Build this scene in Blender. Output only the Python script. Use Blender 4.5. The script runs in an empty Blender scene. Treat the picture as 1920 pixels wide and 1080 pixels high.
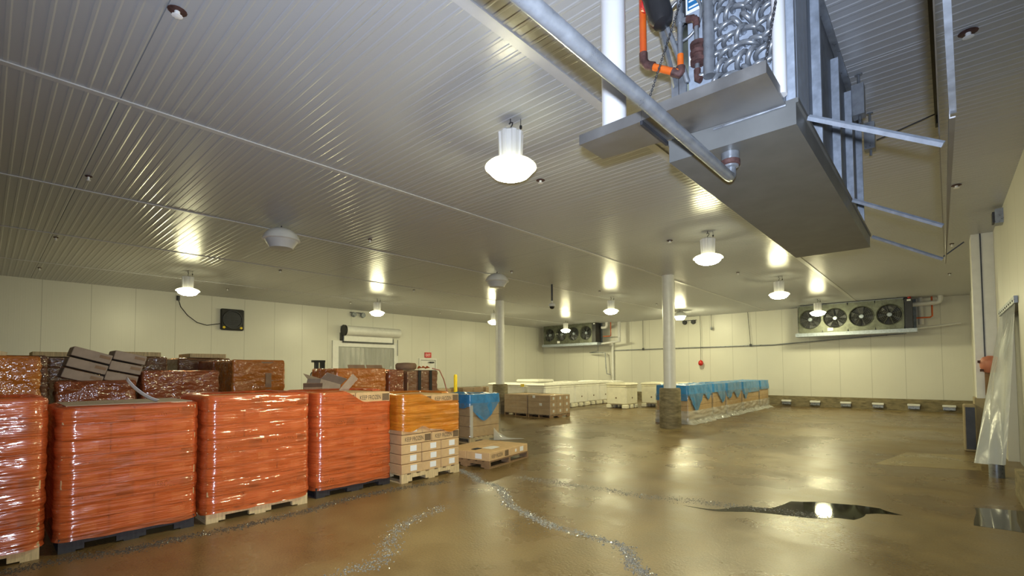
import bpy, math, random
from mathutils import Vector, Matrix, Euler, noise

scene = bpy.context.scene
COL = scene.collection
PI = math.pi

# ------------------------------------------------------------------ camera
H_EYE = 1.65
cam_d = bpy.data.cameras.new('camera')
cam = bpy.data.objects.new('camera', cam_d)
COL.objects.link(cam)
YAW, PITCH, ROLL = -0.733836, 0.0364987, -0.0056198
F = Vector((math.sin(YAW) * math.cos(PITCH), math.cos(YAW) * math.cos(PITCH), math.sin(PITCH)))
R0 = Vector((math.cos(YAW), -math.sin(YAW), 0))
U0 = R0.cross(F)
R = math.cos(ROLL) * R0 + math.sin(ROLL) * U0
U = -math.sin(ROLL) * R0 + math.cos(ROLL) * U0
m = Matrix.Identity(4)
for i in range(3):
    m[i][0], m[i][1], m[i][2] = R[i], U[i], -F[i]
m[2][3] = H_EYE
cam.matrix_world = m
cam_d.sensor_width = 36.0
cam_d.lens = 893.7 / 1920 * 36.0
cam_d.shift_y = (661.5 - 540) / 1920
cam_d.clip_start = 0.02
cam_d.clip_end = 200
scene.camera = cam

# ------------------------------------------------------------------ world, light, exposure
w = bpy.data.worlds.new('world')
scene.world = w
w.use_nodes = True
w.node_tree.nodes['Background'].inputs[0].default_value = (1.0, 0.95, 0.8, 1)
w.node_tree.nodes['Background'].inputs[1].default_value = 0.02
scene.view_settings.view_transform = 'Standard'
scene.view_settings.look = 'None'
scene.view_settings.gamma = 1.0
scene.view_settings.use_curve_mapping = False
scene.view_settings.exposure = 0.22
try:
    scene.cycles.use_denoising = True
    scene.cycles.max_bounces = 10
    scene.cycles.diffuse_bounces = 5
    scene.cycles.transparent_max_bounces = 12
    scene.cycles.sample_clamp_indirect = 6.0
    scene.cycles.caustics_reflective = False
    scene.cycles.caustics_refractive = False
except Exception:
    pass

LAMP_COL = (1.0, 0.94, 0.54)
LAMP_STR = 168.0
FLASH_W = 950.0
# the photographer's own flash gun, just above the lens (its shadows show on the ceiling)
fl = bpy.data.lights.new('camera_flash', 'SPOT')
fl.energy = FLASH_W
fl.color = (0.72, 0.82, 1.0)
fl.spot_size = math.radians(125)
fl.spot_blend = 0.9
fl.shadow_soft_size = 0.03
flo = bpy.data.objects.new('camera_flash', fl)
COL.objects.link(flo)
flo.location = (0.05, -0.10, 1.73)
flo.rotation_euler = Vector((-0.66, 0.70, 0.20)).to_track_quat('-Z', 'Y').to_euler()


# ------------------------------------------------------------------ mesh helpers
class MB:
    def __init__(s):
        s.v, s.f = [], []

    def add(s, vs, fs):
        o = len(s.v)
        s.v += [tuple(p) for p in vs]
        s.f += [tuple(i + o for i in q) for q in fs]
        return s

    def box(s, x0, x1, y0, y1, z0, z1, M=None):
        vs = [(x0, y0, z0), (x1, y0, z0), (x1, y1, z0), (x0, y1, z0), (x0, y0, z1), (x1, y0, z1), (x1, y1, z1), (x0, y1, z1)]
        if M: vs = [M @ Vector(p) for p in vs]
        return s.add(vs, [(0, 3, 2, 1), (4, 5, 6, 7), (0, 1, 5, 4), (1, 2, 6, 5), (2, 3, 7, 6), (3, 0, 4, 7)])

    def cbox(s, x0, x1, y0, y1, z0, z1, c=0.01, M=None):
        """box with chamfered vertical edges and top rim"""
        def ring(d, z):
            e = c + d
            return [(x0 + e, y0 + d, z), (x1 - e, y0 + d, z), (x1 - d, y0 + e, z), (x1 - d, y1 - e, z),
                    (x1 - e, y1 - d, z), (x0 + e, y1 - d, z), (x0 + d, y1 - e, z), (x0 + d, y0 + e, z)]
        rs = [ring(c, z0), ring(0, z0 + c), ring(0, z1 - c), ring(c, z1)]
        vs = [p for r in rs for p in r]
        if M: vs = [M @ Vector(p) for p in vs]
        fs = [tuple(range(7, -1, -1)), tuple(range(24, 32))]
        for k in range(3):
            for i in range(8):
                j = (i + 1) % 8
                fs.append((k * 8 + i, k * 8 + j, k * 8 + 8 + j, k * 8 + 8 + i))
        return s.add(vs, fs)

    def cyl(s, p0, p1, r, n=12, r2=None, cap=True):
        return s.tube([p0, p1], r, n, cap, r2)

    def tube(s, pts, r, n=8, cap=True, r2=None):
        pts = [Vector(p) for p in pts]
        rings = []
        up = None
        for i, p in enumerate(pts):
            if i == 0: t = pts[1] - pts[0]
            elif i == len(pts) - 1: t = pts[-1] - pts[-2]
            else: t = (pts[i + 1] - p).normalized() + (p - pts[i - 1]).normalized()
            t.normalize()
            if up is None:
                up = Vector((0, 0, 1)) if abs(t.z) < 0.9 else Vector((1, 0, 0))
            a = up - t * up.dot(t)
            if a.length < 1e-5: a = t.orthogonal()
            a.normalize()
            up = a
            b = t.cross(a)
            rr = r if (r2 is None) else r + (r2 - r) * i / (len(pts) - 1)
            if isinstance(r, (list, tuple)): rr = r[i]
            rings.append([p + (a * math.cos(2 * PI * k / n) + b * math.sin(2 * PI * k / n)) * rr for k in range(n)])
        vs = [q for g in rings for q in g]
        fs = []
        for i in range(len(rings) - 1):
            for k in range(n):
                l = (k + 1) % n
                fs.append((i * n + k, i * n + l, i * n + n + l, i * n + n + k))
        if cap:
            fs.append(tuple(range(n - 1, -1, -1)))
            fs.append(tuple(range((len(rings) - 1) * n, len(rings) * n)))
        return s.add(vs, fs)

    def lathe(s, prof, n=24, c=(0, 0, 0), M=None, flute=None, cap=True):
        vs = []
        for (r, z) in prof:
            for k in range(n):
                a = 2 * PI * k / n
                q = r * (flute(a) if flute else 1)
                p = Vector((c[0] + q * math.cos(a), c[1] + q * math.sin(a), c[2] + z))
                vs.append(M @ p if M else p)
        fs = []
        for i in range(len(prof) - 1):
            for k in range(n):
                l = (k + 1) % n
                fs.append((i * n + k, i * n + l, i * n + n + l, i * n + n + k))
        if cap:
            fs.append(tuple(range(n - 1, -1, -1)))
            fs.append(tuple(range((len(prof) - 1) * n, len(prof) * n)))
        return s.add(vs, fs)

    def grid(s, fn, nu, nv, closed=False):
        vs = [fn(i / nu, j / nv) for j in range(nv + 1) for i in range(nu + (0 if closed else 1))]
        w_ = nu if closed else nu + 1
        fs = []
        for j in range(nv):
            for i in range(nu):
                k = (i + 1) % w_
                fs.append((j * w_ + i, j * w_ + k, (j + 1) * w_ + k, (j + 1) * w_ + i))
        return s.add(vs, fs)

    def mesh(s, name, smooth=None):
        me = bpy.data.meshes.new(name)
        me.from_pydata(s.v, [], s.f)
        me.update()
        if smooth is not None:
            me.polygons.foreach_set('use_smooth', [True] * len(me.polygons))
            if smooth < 179:
                try: me.set_sharp_from_angle(angle=math.radians(smooth))
                except Exception: pass
        return me


def link(name, me, mat, parent=None, loc=None, rot=None):
    if mat is not None and len(me.materials) == 0: me.materials.append(mat)
    o = bpy.data.objects.new(name, me)
    COL.objects.link(o)
    if parent is not None: o.parent = parent
    if loc: o.location = loc
    if rot: o.rotation_euler = rot
    return o


def part(name, mb, mat, parent=None, smooth=None, loc=None, rot=None, label=None):
    o = link(name, mb.mesh(name, smooth), mat, parent, loc, rot)
    if label: o['label'] = label
    return o


def tag(o, label=None, cat=None, group=None, kind=None):
    if label: o['label'] = label
    if cat: o['category'] = cat
    if group: o['group'] = group
    if kind: o['kind'] = kind
    return o


def thing(name, label, cat, loc=(0, 0, 0), rz=0.0, group=None):
    o = bpy.data.objects.new(name, None)
    o.empty_display_size = 0.1
    COL.objects.link(o)
    o.location = loc
    o.rotation_euler = (0, 0, rz)
    return tag(o, label, cat, group)


def struct(name, mb, mat, smooth=None, label=None, cat=None):
    o = part(name, mb, mat, None, smooth)
    return tag(o, label, cat, None, 'structure')


def copy_tree(o, parent=None):
    c = o.copy()
    COL.objects.link(c)
    if parent is not None: c.parent = parent
    for ch in list(o.children):
        copy_tree(ch, c)
    return c


# ------------------------------------------------------------------ materials
def new_mat(name):
    mt = bpy.data.materials.new(name)
    mt.use_nodes = True
    nt = mt.node_tree
    return mt, nt, nt.nodes['Principled BSDF'], nt.nodes['Material Output']


def N(nt, typ, **kw):
    n = nt.nodes.new(typ)
    for k, v in kw.items(): setattr(n, k, v)
    return n


def coords(nt, scale=(1, 1, 1)):
    tc = N(nt, 'ShaderNodeTexCoord')
    mp = N(nt, 'ShaderNodeMapping')
    mp.inputs['Scale'].default_value = scale
    nt.links.new(tc.outputs['Object'], mp.inputs['Vector'])
    return mp.outputs['Vector']


def noise_tex(nt, scale, detail=4, vec=(1, 1, 1), rough=0.55):
    n = N(nt, 'ShaderNodeTexNoise')
    n.inputs['Scale'].default_value = scale
    n.inputs['Detail'].default_value = detail
    n.inputs['Roughness'].default_value = rough
    nt.links.new(coords(nt, vec), n.inputs['Vector'])
    return n.outputs['Fac']


def ramp(nt, fac, stops):
    r = N(nt, 'ShaderNodeValToRGB')
    e = r.color_ramp.elements
    while len(e) < len(stops): e.new(0.5)
    for i, (p, c) in enumerate(stops):
        e[i].position = p
        e[i].color = (c[0], c[1], c[2], 1) if isinstance(c, (tuple, list)) else (c, c, c, 1)
    nt.links.new(fac, r.inputs['Fac'])
    return r.outputs['Color']


def bump(nt, height, strength=0.3, dist=0.01, prev=None):
    b = N(nt, 'ShaderNodeBump')
    b.inputs['Strength'].default_value = strength
    b.inputs['Distance'].default_value = dist
    nt.links.new(height, b.inputs['Height'])
    if prev is not None: nt.links.new(prev, b.inputs['Normal'])
    return b.outputs['Normal']


def simple(name, col, rough=0.5, metal=0.0, var=0.12, scale=6.0, vec=(1, 1, 1), bmp=0.0, bscale=40.0, spec=0.5, rvar=0.0, col2=None):
    mt, nt, bs, out = new_mat(name)
    f = noise_tex(nt, scale, 5, vec)
    lo = tuple(c * (1 - var) for c in col)
    hi = col2 if col2 else tuple(min(1, c * (1 + var)) for c in col)
    nt.links.new(ramp(nt, f, [(0.3, lo), (0.7, hi)]), bs.inputs['Base Color'])
    bs.inputs['Roughness'].default_value = rough
    if rvar:
        nt.links.new(ramp(nt, f, [(0.3, max(0.02, rough - rvar)), (0.7, min(1, rough + rvar))]), bs.inputs['Roughness'])
    bs.inputs['Metallic'].default_value = metal
    bs.inputs['Specular IOR Level'].default_value = spec
    if bmp:
        nt.links.new(bump(nt, noise_tex(nt, bscale, 3), bmp, 0.01), bs.inputs['Normal'])
    return mt


def film(name, col, tint, opacity=0.5, rough=0.16, wr=0.5, vec=(0.7, 0.7, 8), wscale=2.0, fine=20.0, gloss=0.13):
    """stretch film: part see-through (tinted), part glossy plastic, wrinkled"""
    mt, nt, bs, out = new_mat(name)
    f = noise_tex(nt, 2.0, 4)
    nt.links.new(ramp(nt, f, [(0.3, tuple(c * 0.86 for c in col)), (0.7, col)]), bs.inputs['Base Color'])
    bs.inputs['Roughness'].default_value = rough
    bs.inputs['Specular IOR Level'].default_value = 0.9
    n1 = bump(nt, noise_tex(nt, wscale, 3, vec), wr, 0.05)
    n2 = bump(nt, noise_tex(nt, fine, 2, (0.5, 0.5, 1.6)), wr * 0.3, 0.006, n1)
    nt.links.new(n2, bs.inputs['Normal'])
    tr = N(nt, 'ShaderNodeBsdfTransparent')
    tr.inputs['Color'].default_value = (*tint, 1)
    mx = N(nt, 'ShaderNodeMixShader')
    mr = ramp(nt, noise_tex(nt, 3.0, 3, (1, 1, 3)), [(0.25, max(0, opacity - 0.12)), (0.75, min(1, opacity + 0.12))])
    nt.links.new(mr, mx.inputs[0])
    nt.links.new(tr.outputs[0], mx.inputs[1])
    nt.links.new(bs.outputs[0], mx.inputs[2])
    gl = N(nt, 'ShaderNodeBsdfGlossy')
    gl.inputs['Roughness'].default_value = 0.09
    nt.links.new(n2, gl.inputs['Normal'])
    mg = N(nt, 'ShaderNodeMixShader')
    mg.inputs[0].default_value = gloss
    nt.links.new(mx.outputs[0], mg.inputs[1])
    nt.links.new(gl.outputs[0], mg.inputs[2])
    nt.links.new(mg.outputs[0], out.inputs[0])
    return mt


def clear_film(name, gloss=0.25, col=(0.9, 0.92, 0.92), tint=(0.93, 0.93, 0.9), rough=0.12, wr=0.6, vec=(3, 3, 3)):
    mt, nt, bs, out = new_mat(name)
    bs.inputs['Base Color'].default_value = (*col, 1)
    bs.inputs['Roughness'].default_value = rough
    bs.inputs['Specular IOR Level'].default_value = 0.8
    n1 = bump(nt, noise_tex(nt, 2.5, 5, vec), wr, 0.02)
    n2 = bump(nt, noise_tex(nt, 22, 3), wr * 0.5, 0.006, n1)
    nt.links.new(n2, bs.inputs['Normal'])
    tr = N(nt, 'ShaderNodeBsdfTransparent')
    tr.inputs['Color'].default_value = (*tint, 1)
    gl = N(nt, 'ShaderNodeBsdfGlossy')
    gl.inputs['Roughness'].default_value = rough
    nt.links.new(n2, gl.inputs['Normal'])
    m1 = N(nt, 'ShaderNodeMixShader')
    m1.inputs[0].default_value = 0.10
    nt.links.new(tr.outputs[0], m1.inputs[1])
    nt.links.new(gl.outputs[0], m1.inputs[2])
    m2 = N(nt, 'ShaderNodeMixShader')
    m2.inputs[0].default_value = gloss
    nt.links.new(m1.outputs[0], m2.inputs[1])
    nt.links.new(bs.outputs[0], m2.inputs[2])
    nt.links.new(m2.outputs[0], out.inputs[0])
    return mt


def emission(name, col, strength):
    mt, nt, bs, out = new_mat(name)
    bs.inputs['Base Color'].default_value = (0.9, 0.9, 0.88, 1)
    bs.inputs['Emission Color'].default_value = (*col, 1)
    bs.inputs['Emission Strength'].default_value = strength
    return mt


def floor_mat():
    mt, nt, bs, out = new_mat('wet_concrete')
    big = noise_tex(nt, 0.28, 5)
    col = ramp(nt, big, [(0.30, (0.125, 0.074, 0.028)), (0.46, (0.175, 0.115, 0.047)), (0.58, (0.225, 0.160, 0.071)), (0.75, (0.28, 0.21, 0.10))])
    mid = noise_tex(nt, 2.2, 6, (1, 1, 1), 0.62)
    mx = N(nt, 'ShaderNodeMix', data_type='RGBA', blend_type='MULTIPLY')
    mx.inputs[0].default_value = 0.55
    nt.links.new(col, mx.inputs[6])
    nt.links.new(ramp(nt, mid, [(0.3, 0.55), (0.65, 1.05)]), mx.inputs[7])
    fine = noise_tex(nt, 60, 3)
    mx2 = N(nt, 'ShaderNodeMix', data_type='RGBA', blend_type='MULTIPLY')
    mx2.inputs[0].default_value = 0.35
    nt.links.new(mx.outputs[2], mx2.inputs[6])
    nt.links.new(ramp(nt, fine, [(0.35, 0.45), (0.6, 1.2)]), mx2.inputs[7])
    nt.links.new(mx2.outputs[2], bs.inputs['Base Color'])
    wet = noise_tex(nt, 0.55, 5, (1, 1, 1), 0.6)
    nt.links.new(ramp(nt, wet, [(0.34, 0.20), (0.50, 0.30), (0.66, 0.44)]), bs.inputs['Roughness'])
    bs.inputs['Specular IOR Level'].default_value = 0.55
    n1 = bump(nt, noise_tex(nt, 3.0, 5), 0.25, 0.012)
    n2 = bump(nt, noise_tex(nt, 42, 4), 0.45, 0.005, n1)
    nt.links.new(n2, bs.inputs['Normal'])
    return mt


def wall_mat(name, axis, col=(0.70, 0.69, 0.62)):
    """insulated wall panels: fine vertical ribs and a joint every 1.07 m"""
    mt, nt, bs, out = new_mat(name)
    tc = N(nt, 'ShaderNodeTexCoord')
    sp = N(nt, 'ShaderNodeSeparateXYZ')
    nt.links.new(tc.outputs['Object'], sp.inputs[0])
    src = sp.outputs[axis]

    def sawtooth(period, width):
        d = N(nt, 'ShaderNodeMath', operation='DIVIDE')
        nt.links.new(src, d.inputs[0]); d.inputs[1].default_value = period
        fr = N(nt, 'ShaderNodeMath', operation='FRACT')
        nt.links.new(d.outputs[0], fr.inputs[0])
        lt = N(nt, 'ShaderNodeMath', operation='LESS_THAN')
        nt.links.new(fr.outputs[0], lt.inputs[0]); lt.inputs[1].default_value = width
        return lt.outputs[0]
    j = sawtooth(1.07, 0.012)
    r = sawtooth(0.107, 0.18)
    f = noise_tex(nt, 0.8, 4)
    base = ramp(nt, f, [(0.3, tuple(c * 0.95 for c in col)), (0.7, col)])
    mx = N(nt, 'ShaderNodeMix', data_type='RGBA')
    nt.links.new(j, mx.inputs[0])
    nt.links.new(base, mx.inputs[6])
    mx.inputs[7].default_value = (col[0] * 0.62, col[1] * 0.62, col[2] * 0.6, 1)
    nt.links.new(mx.outputs[2], bs.inputs['Base Color'])
    bs.inputs['Roughness'].default_value = 0.36
    nt.links.new(bump(nt, r, 0.35, 0.004), bs.inputs['Normal'])
    return mt


MAT = {}
MAT['floor'] = floor_mat()
MAT['wall_x'] = wall_mat('wall_panel_x', 0)
MAT['wall_y'] = wall_mat('wall_panel_y', 1)
MAT['ceiling'] = simple('ceiling_panel', (0.445, 0.455, 0.475), 0.28, 0, 0.03, 0.5, spec=0.4)
MAT['joint'] = simple('ceiling_joint', (0.16, 0.16, 0.16), 0.6)
MAT['batten'] = simple('white_trim', (0.54, 0.54, 0.55), 0.35, 0, 0.05)
MAT['white_paint'] = simple('white_paint', (0.76, 0.76, 0.74), 0.35, 0, 0.05)
MAT['pvc'] = simple('white_pvc', (0.66, 0.66, 0.67), 0.3, 0, 0.03)
MAT['galv'] = simple('galvanised_steel', (0.27, 0.29, 0.32), 0.36, 0.6, 0.22, 14, rvar=0.12)
MAT['galv_light'] = simple('galvanised_light', (0.37, 0.42, 0.50), 0.40, 0.25, 0.2, 18, rvar=0.1)
MAT['stainless'] = simple('brushed_steel', (0.34, 0.335, 0.33), 0.42, 0.85, 0.12, 5, (1, 1, 1), rvar=0.1)
MAT['panel_shaded'] = simple('shaded_galvanised_panel', (0.16, 0.18, 0.21), 0.5, 0.2, 0.25, 12)  # galvanised steel darkened so its colour holds the shade of grazing light
MAT['pan'] = simple('drain_pan_steel', (0.20, 0.205, 0.20), 0.5, 0.5, 0.1, 4)
MAT['dark_metal'] = simple('dark_metal', (0.05, 0.052, 0.06), 0.45, 0.4, 0.2)
MAT['black'] = simple('black_plastic', (0.015, 0.015, 0.017), 0.4, 0, 0.2)
MAT['rust'] = simple('rusty_iron', (0.085, 0.04, 0.035), 0.7, 0.2, 0.5, 30, bmp=0.4)
MAT['orange_paint'] = simple('orange_pipe_paint', (0.62, 0.085, 0.02), 0.4, 0, 0.18, 5, col2=(0.68, 0.15, 0.012))
MAT['red'] = simple('red_plastic', (0.55, 0.025, 0.02), 0.4)
MAT['salmon'] = simple('salmon_plastic', (0.55, 0.20, 0.13), 0.5)
MAT['blue_label'] = simple('blue_label', (0.02, 0.16, 0.36), 0.4)
MAT['white_label'] = simple('white_label', (0.84, 0.84, 0.84), 0.55, 0, 0.05)
MAT['print'] = simple('black_print', (0.03, 0.025, 0.02), 0.7)
MAT['print_brown'] = simple('brown_print', (0.17, 0.11, 0.06), 0.7, 0, 0.5, 60, (1, 6, 1))
MAT['card'] = simple('cardboard', (0.62, 0.41, 0.205), 0.75, 0, 0.1, 8)
MAT['card_grey'] = simple('grey_cardboard', (0.38, 0.29, 0.215), 0.8, 0, 0.1, 8)
MAT['card_dark'] = simple('dark_cardboard', (0.30, 0.185, 0.105), 0.8, 0, 0.15, 8)
MAT['card_gap'] = simple('carton_shadow_gap', (0.02, 0.016, 0.012), 0.9)
MAT['wood'] = simple('pale_pallet_wood', (0.62, 0.47, 0.25), 0.7, 0, 0.22, 5, (1, 9, 1), bmp=0.2)
MAT['wood_dark'] = simple('dark_wet_wood', (0.030, 0.027, 0.030), 0.6, 0, 0.3, 5, (1, 9, 1), bmp=0.2)
MAT['wood_mid'] = simple('brown_pallet_wood', (0.25, 0.15, 0.075), 0.7, 0, 0.3, 5, (1, 9, 1), bmp=0.2)
MAT['concrete'] = simple('dirty_concrete', (0.20, 0.165, 0.095), 0.75, 0, 0.4, 5, (1, 1, 3), bmp=0.35, bscale=25)
MAT['concrete_pale'] = simple('pale_concrete', (0.34, 0.28, 0.17), 0.7, 0, 0.25, 3, bmp=0.2)
MAT['puddle'] = simple('puddle_water', (0.018, 0.014, 0.007), 0.045, 0, 0.1, 3, spec=0.6)
MAT['patch'] = simple('pale_floor_patch', (0.27, 0.205, 0.10), 0.3, 0, 0.15, 2, rvar=0.1, bmp=0.05)
MAT['yellow'] = simple('yellow_paint', (0.85, 0.62, 0.015), 0.4, 0, 0.05)
MAT['film_red'] = film('orange_red_stretch_film', (1.0, 0.205, 0.055), (1.0, 0.52, 0.26), 0.43, 0.28, 0.7, gloss=0.13)
MAT['film_orange'] = film('orange_stretch_film', (1.0, 0.38, 0.035), (1.0, 0.62, 0.18), 0.46, 0.28, 0.7, gloss=0.10)
MAT['film_amber'] = film('amber_stretch_film', (0.78, 0.27, 0.045), (0.95, 0.50, 0.2), 0.55, wr=0.9, vec=(3, 3, 5), fine=18, gloss=0.07)
MAT['film_brown'] = film('brown_stretch_film', (0.46, 0.145, 0.055), (0.85, 0.45, 0.28), 0.50, wr=0.8, vec=(3, 3, 6), fine=18, gloss=0.06)
MAT['film_dark'] = film('dark_stretch_film', (0.24, 0.135, 0.085), (0.8, 0.6, 0.47), 0.45, wr=0.8, vec=(3, 3, 6), fine=18, gloss=0.05)
MAT['film_clear'] = clear_film('clear_stretch_film', 0.05)
MAT['film_milky'] = clear_film('milky_stretch_film', 0.42, (0.86, 0.86, 0.82))
MAT['blue_liner'] = simple('blue_liner_bag', (0.045, 0.25, 0.56), 0.24, 0, 0.2, 6, bmp=0.8, bscale=9, spec=0.6)
MAT['bin'] = simple('cream_bin_plastic', (0.80, 0.76, 0.60), 0.45, 0, 0.06, 5)
MAT['bin_pale'] = simple('pale_bin_plastic', (0.86, 0.84, 0.76), 0.45, 0, 0.05, 5)
MAT['curtain'] = clear_film('strip_curtain_vinyl', 0.62, (0.58, 0.62, 0.69), (0.72, 0.74, 0.78), 0.16, 0.5, (2, 2, 0.8))
MAT['strip'] = clear_film('clear_vinyl_strip', 0.42, (0.74, 0.75, 0.72), (0.75, 0.76, 0.74), 0.10, 1.0, (4, 4, 1.5))
MAT['dark_void'] = simple('dim_passage', (0.30, 0.30, 0.28), 0.6)
MAT['grille'] = simple('green_grey_metal', (0.14, 0.15, 0.115), 0.45, 0.5, 0.3, 8)
MAT['fan_guard'] = simple('fan_guard_wire', (0.30, 0.31, 0.26), 0.4, 0.7, 0.1)
MAT['lens'] = emission('lamp_lens', LAMP_COL, LAMP_STR)
MAT['lens_top'] = emission('lamp_lens_top', LAMP_COL, LAMP_STR * 0.02)
MAT['exit'] = simple('exit_sign_face', (0.62, 0.06, 0.06), 0.4)
MAT['grit'] = simple('grit', (0.20, 0.195, 0.175), 0.15, 0, 0.95, 90)
MAT['grit_dark'] = simple('dark_grit', (0.06, 0.055, 0.045), 0.3, 0, 0.6, 300)

# ------------------------------------------------------------------ the room
ZC, XL, XR, YB, YF = 4.33, -19.1, 0.82, 24.2, -5.0
struct('floor', MB().box(XL - 0.3, XR + 0.3, YF - 0.3, YB + 0.3, -0.2, 0), MAT['floor'])
# ceiling: ribbed metal panels, ribs along X, open joint every tenth rib
cb = MB()
pitch, y, k = 0.107, YF - 0.2, 0
y = 0.833 - 55 * pitch
xs = [XL - 0.2, -16.13, -12.62, -9.3, -5.93, -2.5, XR + 0.2]
prof = []
while y < YB + 0.2:
    if k % 10 == 5:
        jd = 0.014 if k == 55 else 0.003
        prof += [(y, ZC), (y + 0.002, ZC + jd), (y + 0.008, ZC + jd), (y + 0.010, ZC)]
        prof += [(y + 0.066, ZC), (y + 0.074, ZC - 0.0040), (y + 0.095, ZC - 0.0040)]
    else:
        prof += [(y, ZC), (y + 0.066, ZC), (y + 0.074, ZC - 0.0040), (y + 0.095, ZC - 0.0040)]
    y += pitch
    k += 1
n = len(prof)
vs = [(x, p[0], p[1]) for x in xs for p in prof]
fs = [(i * n + j, i * n + j + 1, (i + 1) * n + j + 1, (i + 1) * n + j) for i in range(len(xs) - 1) for j in range(n - 1)]
cb.add(vs, fs)
cb.box(XL - 0.3, XR + 0.3, YF - 0.3, YB + 0.3, ZC + 0.05, ZC + 0.2)
struct('ceiling', cb, MAT['ceiling'])
struct('wall_left', MB().box(XL - 0.2, XL, YF - 0.2, YB + 0.2, 0, ZC), MAT['wall_y'])
struct('wall_back', MB().box(XL - 0.2, XR + 0.2, YB, YB + 0.2, 0, ZC), MAT['wall_x'])
struct('wall_front', MB().box(XL - 0.2, XR + 0.2, YF - 0.2, YF, 0, ZC), MAT['wall_x'])
# right wall with the curtained doorway
DY0, DY1, DZ = 9.75, 12.15, 2.6
rw = MB()
rw.box(XR, XR + 0.2, YF - 0.2, DY0, 0, ZC)
rw.box(XR, XR + 0.2, DY1, YB + 0.2, 0, ZC)
rw.box(XR, XR + 0.2, DY0, DY1, DZ, ZC)
struct('wall_right', rw, MAT['wall_y'])
struct('door_1', MB().box(XR + 0.14, XR + 0.18, DY0, DY1, 0, DZ), MAT['dark_void'])
# battens over the ceiling panel ends
for i, (x, wd) in enumerate([(-16.13, 0.045), (-12.62, 0.05), (-9.3, 0.06), (-5.93, 0.075), (-2.5, 0.10)]):
    struct('trim_%d' % (i + 1), MB().box(x - wd / 2, x + wd / 2, YF, YB, ZC - 0.014, ZC - 0.002), MAT['batten'])
# concrete curb along the back wall and bumper ledges on it
struct('baseboard_back', MB().box(XL, XR, YB - 0.25, YB, 0, 0.44), MAT['concrete'])
ledges = ['pale bumper ledge on the curb beside the blue bagged row', 'second pale bumper ledge on the curb from the blue bagged row',
          'third pale bumper ledge on the curb from the blue bagged row', 'third pale bumper ledge on the curb from the right corner',
          'second pale bumper ledge on the curb from the right corner', 'pale bumper ledge on the curb nearest the right corner']
for x, lb in zip((-5.17, -4.08, -3.0, -1.94, -0.85, 0.15), ledges):
    t = thing('bumper_ledge', lb, 'bumper', (x, YB - 0.25, 0.14), 0, 'bumper ledges on the back curb')
    part('ledge', MB().cbox(-0.19, 0.19, -0.12, 0, 0.05, 0.13, 0.012), MAT['white_paint'], t)
    part('bracket', MB().box(-0.17, 0.17, -0.09, 0, -0.06, 0.05), MAT['galv'], t)
# pilaster on the right wall
pl_ = MB()
pl_.box(0.50, XR, 13.3, 13.9, 1.04, ZC)
struct('trim_6', pl_, MAT['white_paint'])
struct('trim_7', MB().box(0.625, 0.645, 13.285, 13.3, 1.04, ZC), MAT['dark_metal'])
struct('trim_8', MB().box(0.46, XR, 13.25, 14.0, 0, 1.04), MAT['concrete_pale'])
# floor patch and puddles
def poly_plate(name, pts, z0, z1, mat):
    n = len(pts)
    mb = MB().add([(p[0], p[1], z0) for p in pts] + [(p[0], p[1], z1) for p in pts],
                  [tuple(range(n - 1, -1, -1)), tuple(range(n, 2 * n))] + [(i, (i + 1) % n, n + (i + 1) % n, n + i) for i in range(n)])
    return part(name, mb, mat)
o = poly_plate('trim_9', [(-0.92, 10.3), (0.42, 10.75), (0.50, 12.5), (-0.56, 12.15)], 0, 0.0015, MAT['patch'])
o['kind'] = 'structure'


def blob(pts, seed, amp=0.12, sub=6):
    out = []
    n = len(pts)
    for i in range(n):
        a, b = Vector((*pts[i], 0)), Vector((*pts[(i + 1) % n], 0))
        for k in range(sub):
            p = a.lerp(b, k / sub)
            q = noise.noise_vector(p * 2.3 + Vector((seed, 0, 0))) * amp
            out.append((p.x + q.x, p.y + q.y))
    return out


o = poly_plate('puddle', blob([(-2.35, 5.70), (-1.9, 5.98), (-1.50, 6.32), (-1.45, 6.72), (-1.15, 6.98), (-0.85, 7.0), (-0.55, 7.12), (-0.35, 6.98), (-0.52, 6.78), (-0.72, 6.66), (-0.70, 6.42), (-1.0, 6.30), (-1.25, 6.12), (-1.8, 5.86)], 1.0, 0.16, 8), 0, 0.0012, MAT['puddle'])
tag(o, 'dark irregular puddle in the middle of the open wet floor', 'puddle')
o = poly_plate('puddle', blob([(0.2, 7.0), (0.72, 7.0), (0.72, 8.1), (0.22, 7.85)], 4.0, 0.05), 0, 0.0012, MAT['puddle'])
tag(o, 'small puddle in front of the plastic curtain reflecting it', 'puddle')


# grit trails: too many bits to count
def grit(name, path, n, spread, seed, label, s0=0.004, s1=0.012, mat='grit'):
    rnd = random.Random(seed)
    mb = MB()
    P = [Vector((*p, 0)) for p in path]
    L = [(P[i + 1] - P[i]).length for i in range(len(P) - 1)]
    T = sum(L)
    for _ in range(n):
        d = rnd.random() * T
        i = 0
        while i < len(L) - 1 and d > L[i]:
            d -= L[i]; i += 1
        p = P[i].lerp(P[i + 1], d / L[i])
        wv = noise.noise(p * 1.5) * 0.10
        p = p + Vector((rnd.gauss(0, spread) + wv, rnd.gauss(0, spread) + wv, 0))
        s = rnd.uniform(s0, s1) * (1.6 if rnd.random() < 0.06 else 1)
        a = rnd.random() * 6.28
        c, sn = math.cos(a) * s, math.sin(a) * s
        h = s * rnd.uniform(0.4, 0.9)
        mb.add([(p.x + c, p.y + sn, 0), (p.x - sn, p.y + c, 0), (p.x - c, p.y - sn, 0), (p.x + sn, p.y - c, 0), (p.x, p.y, h)],
               [(0, 1, 4), (1, 2, 4), (2, 3, 4), (3, 0, 4)])
    o = part(name, mb, MAT[mat])
    return tag(o, label, 'grit', None, 'stuff')


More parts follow.
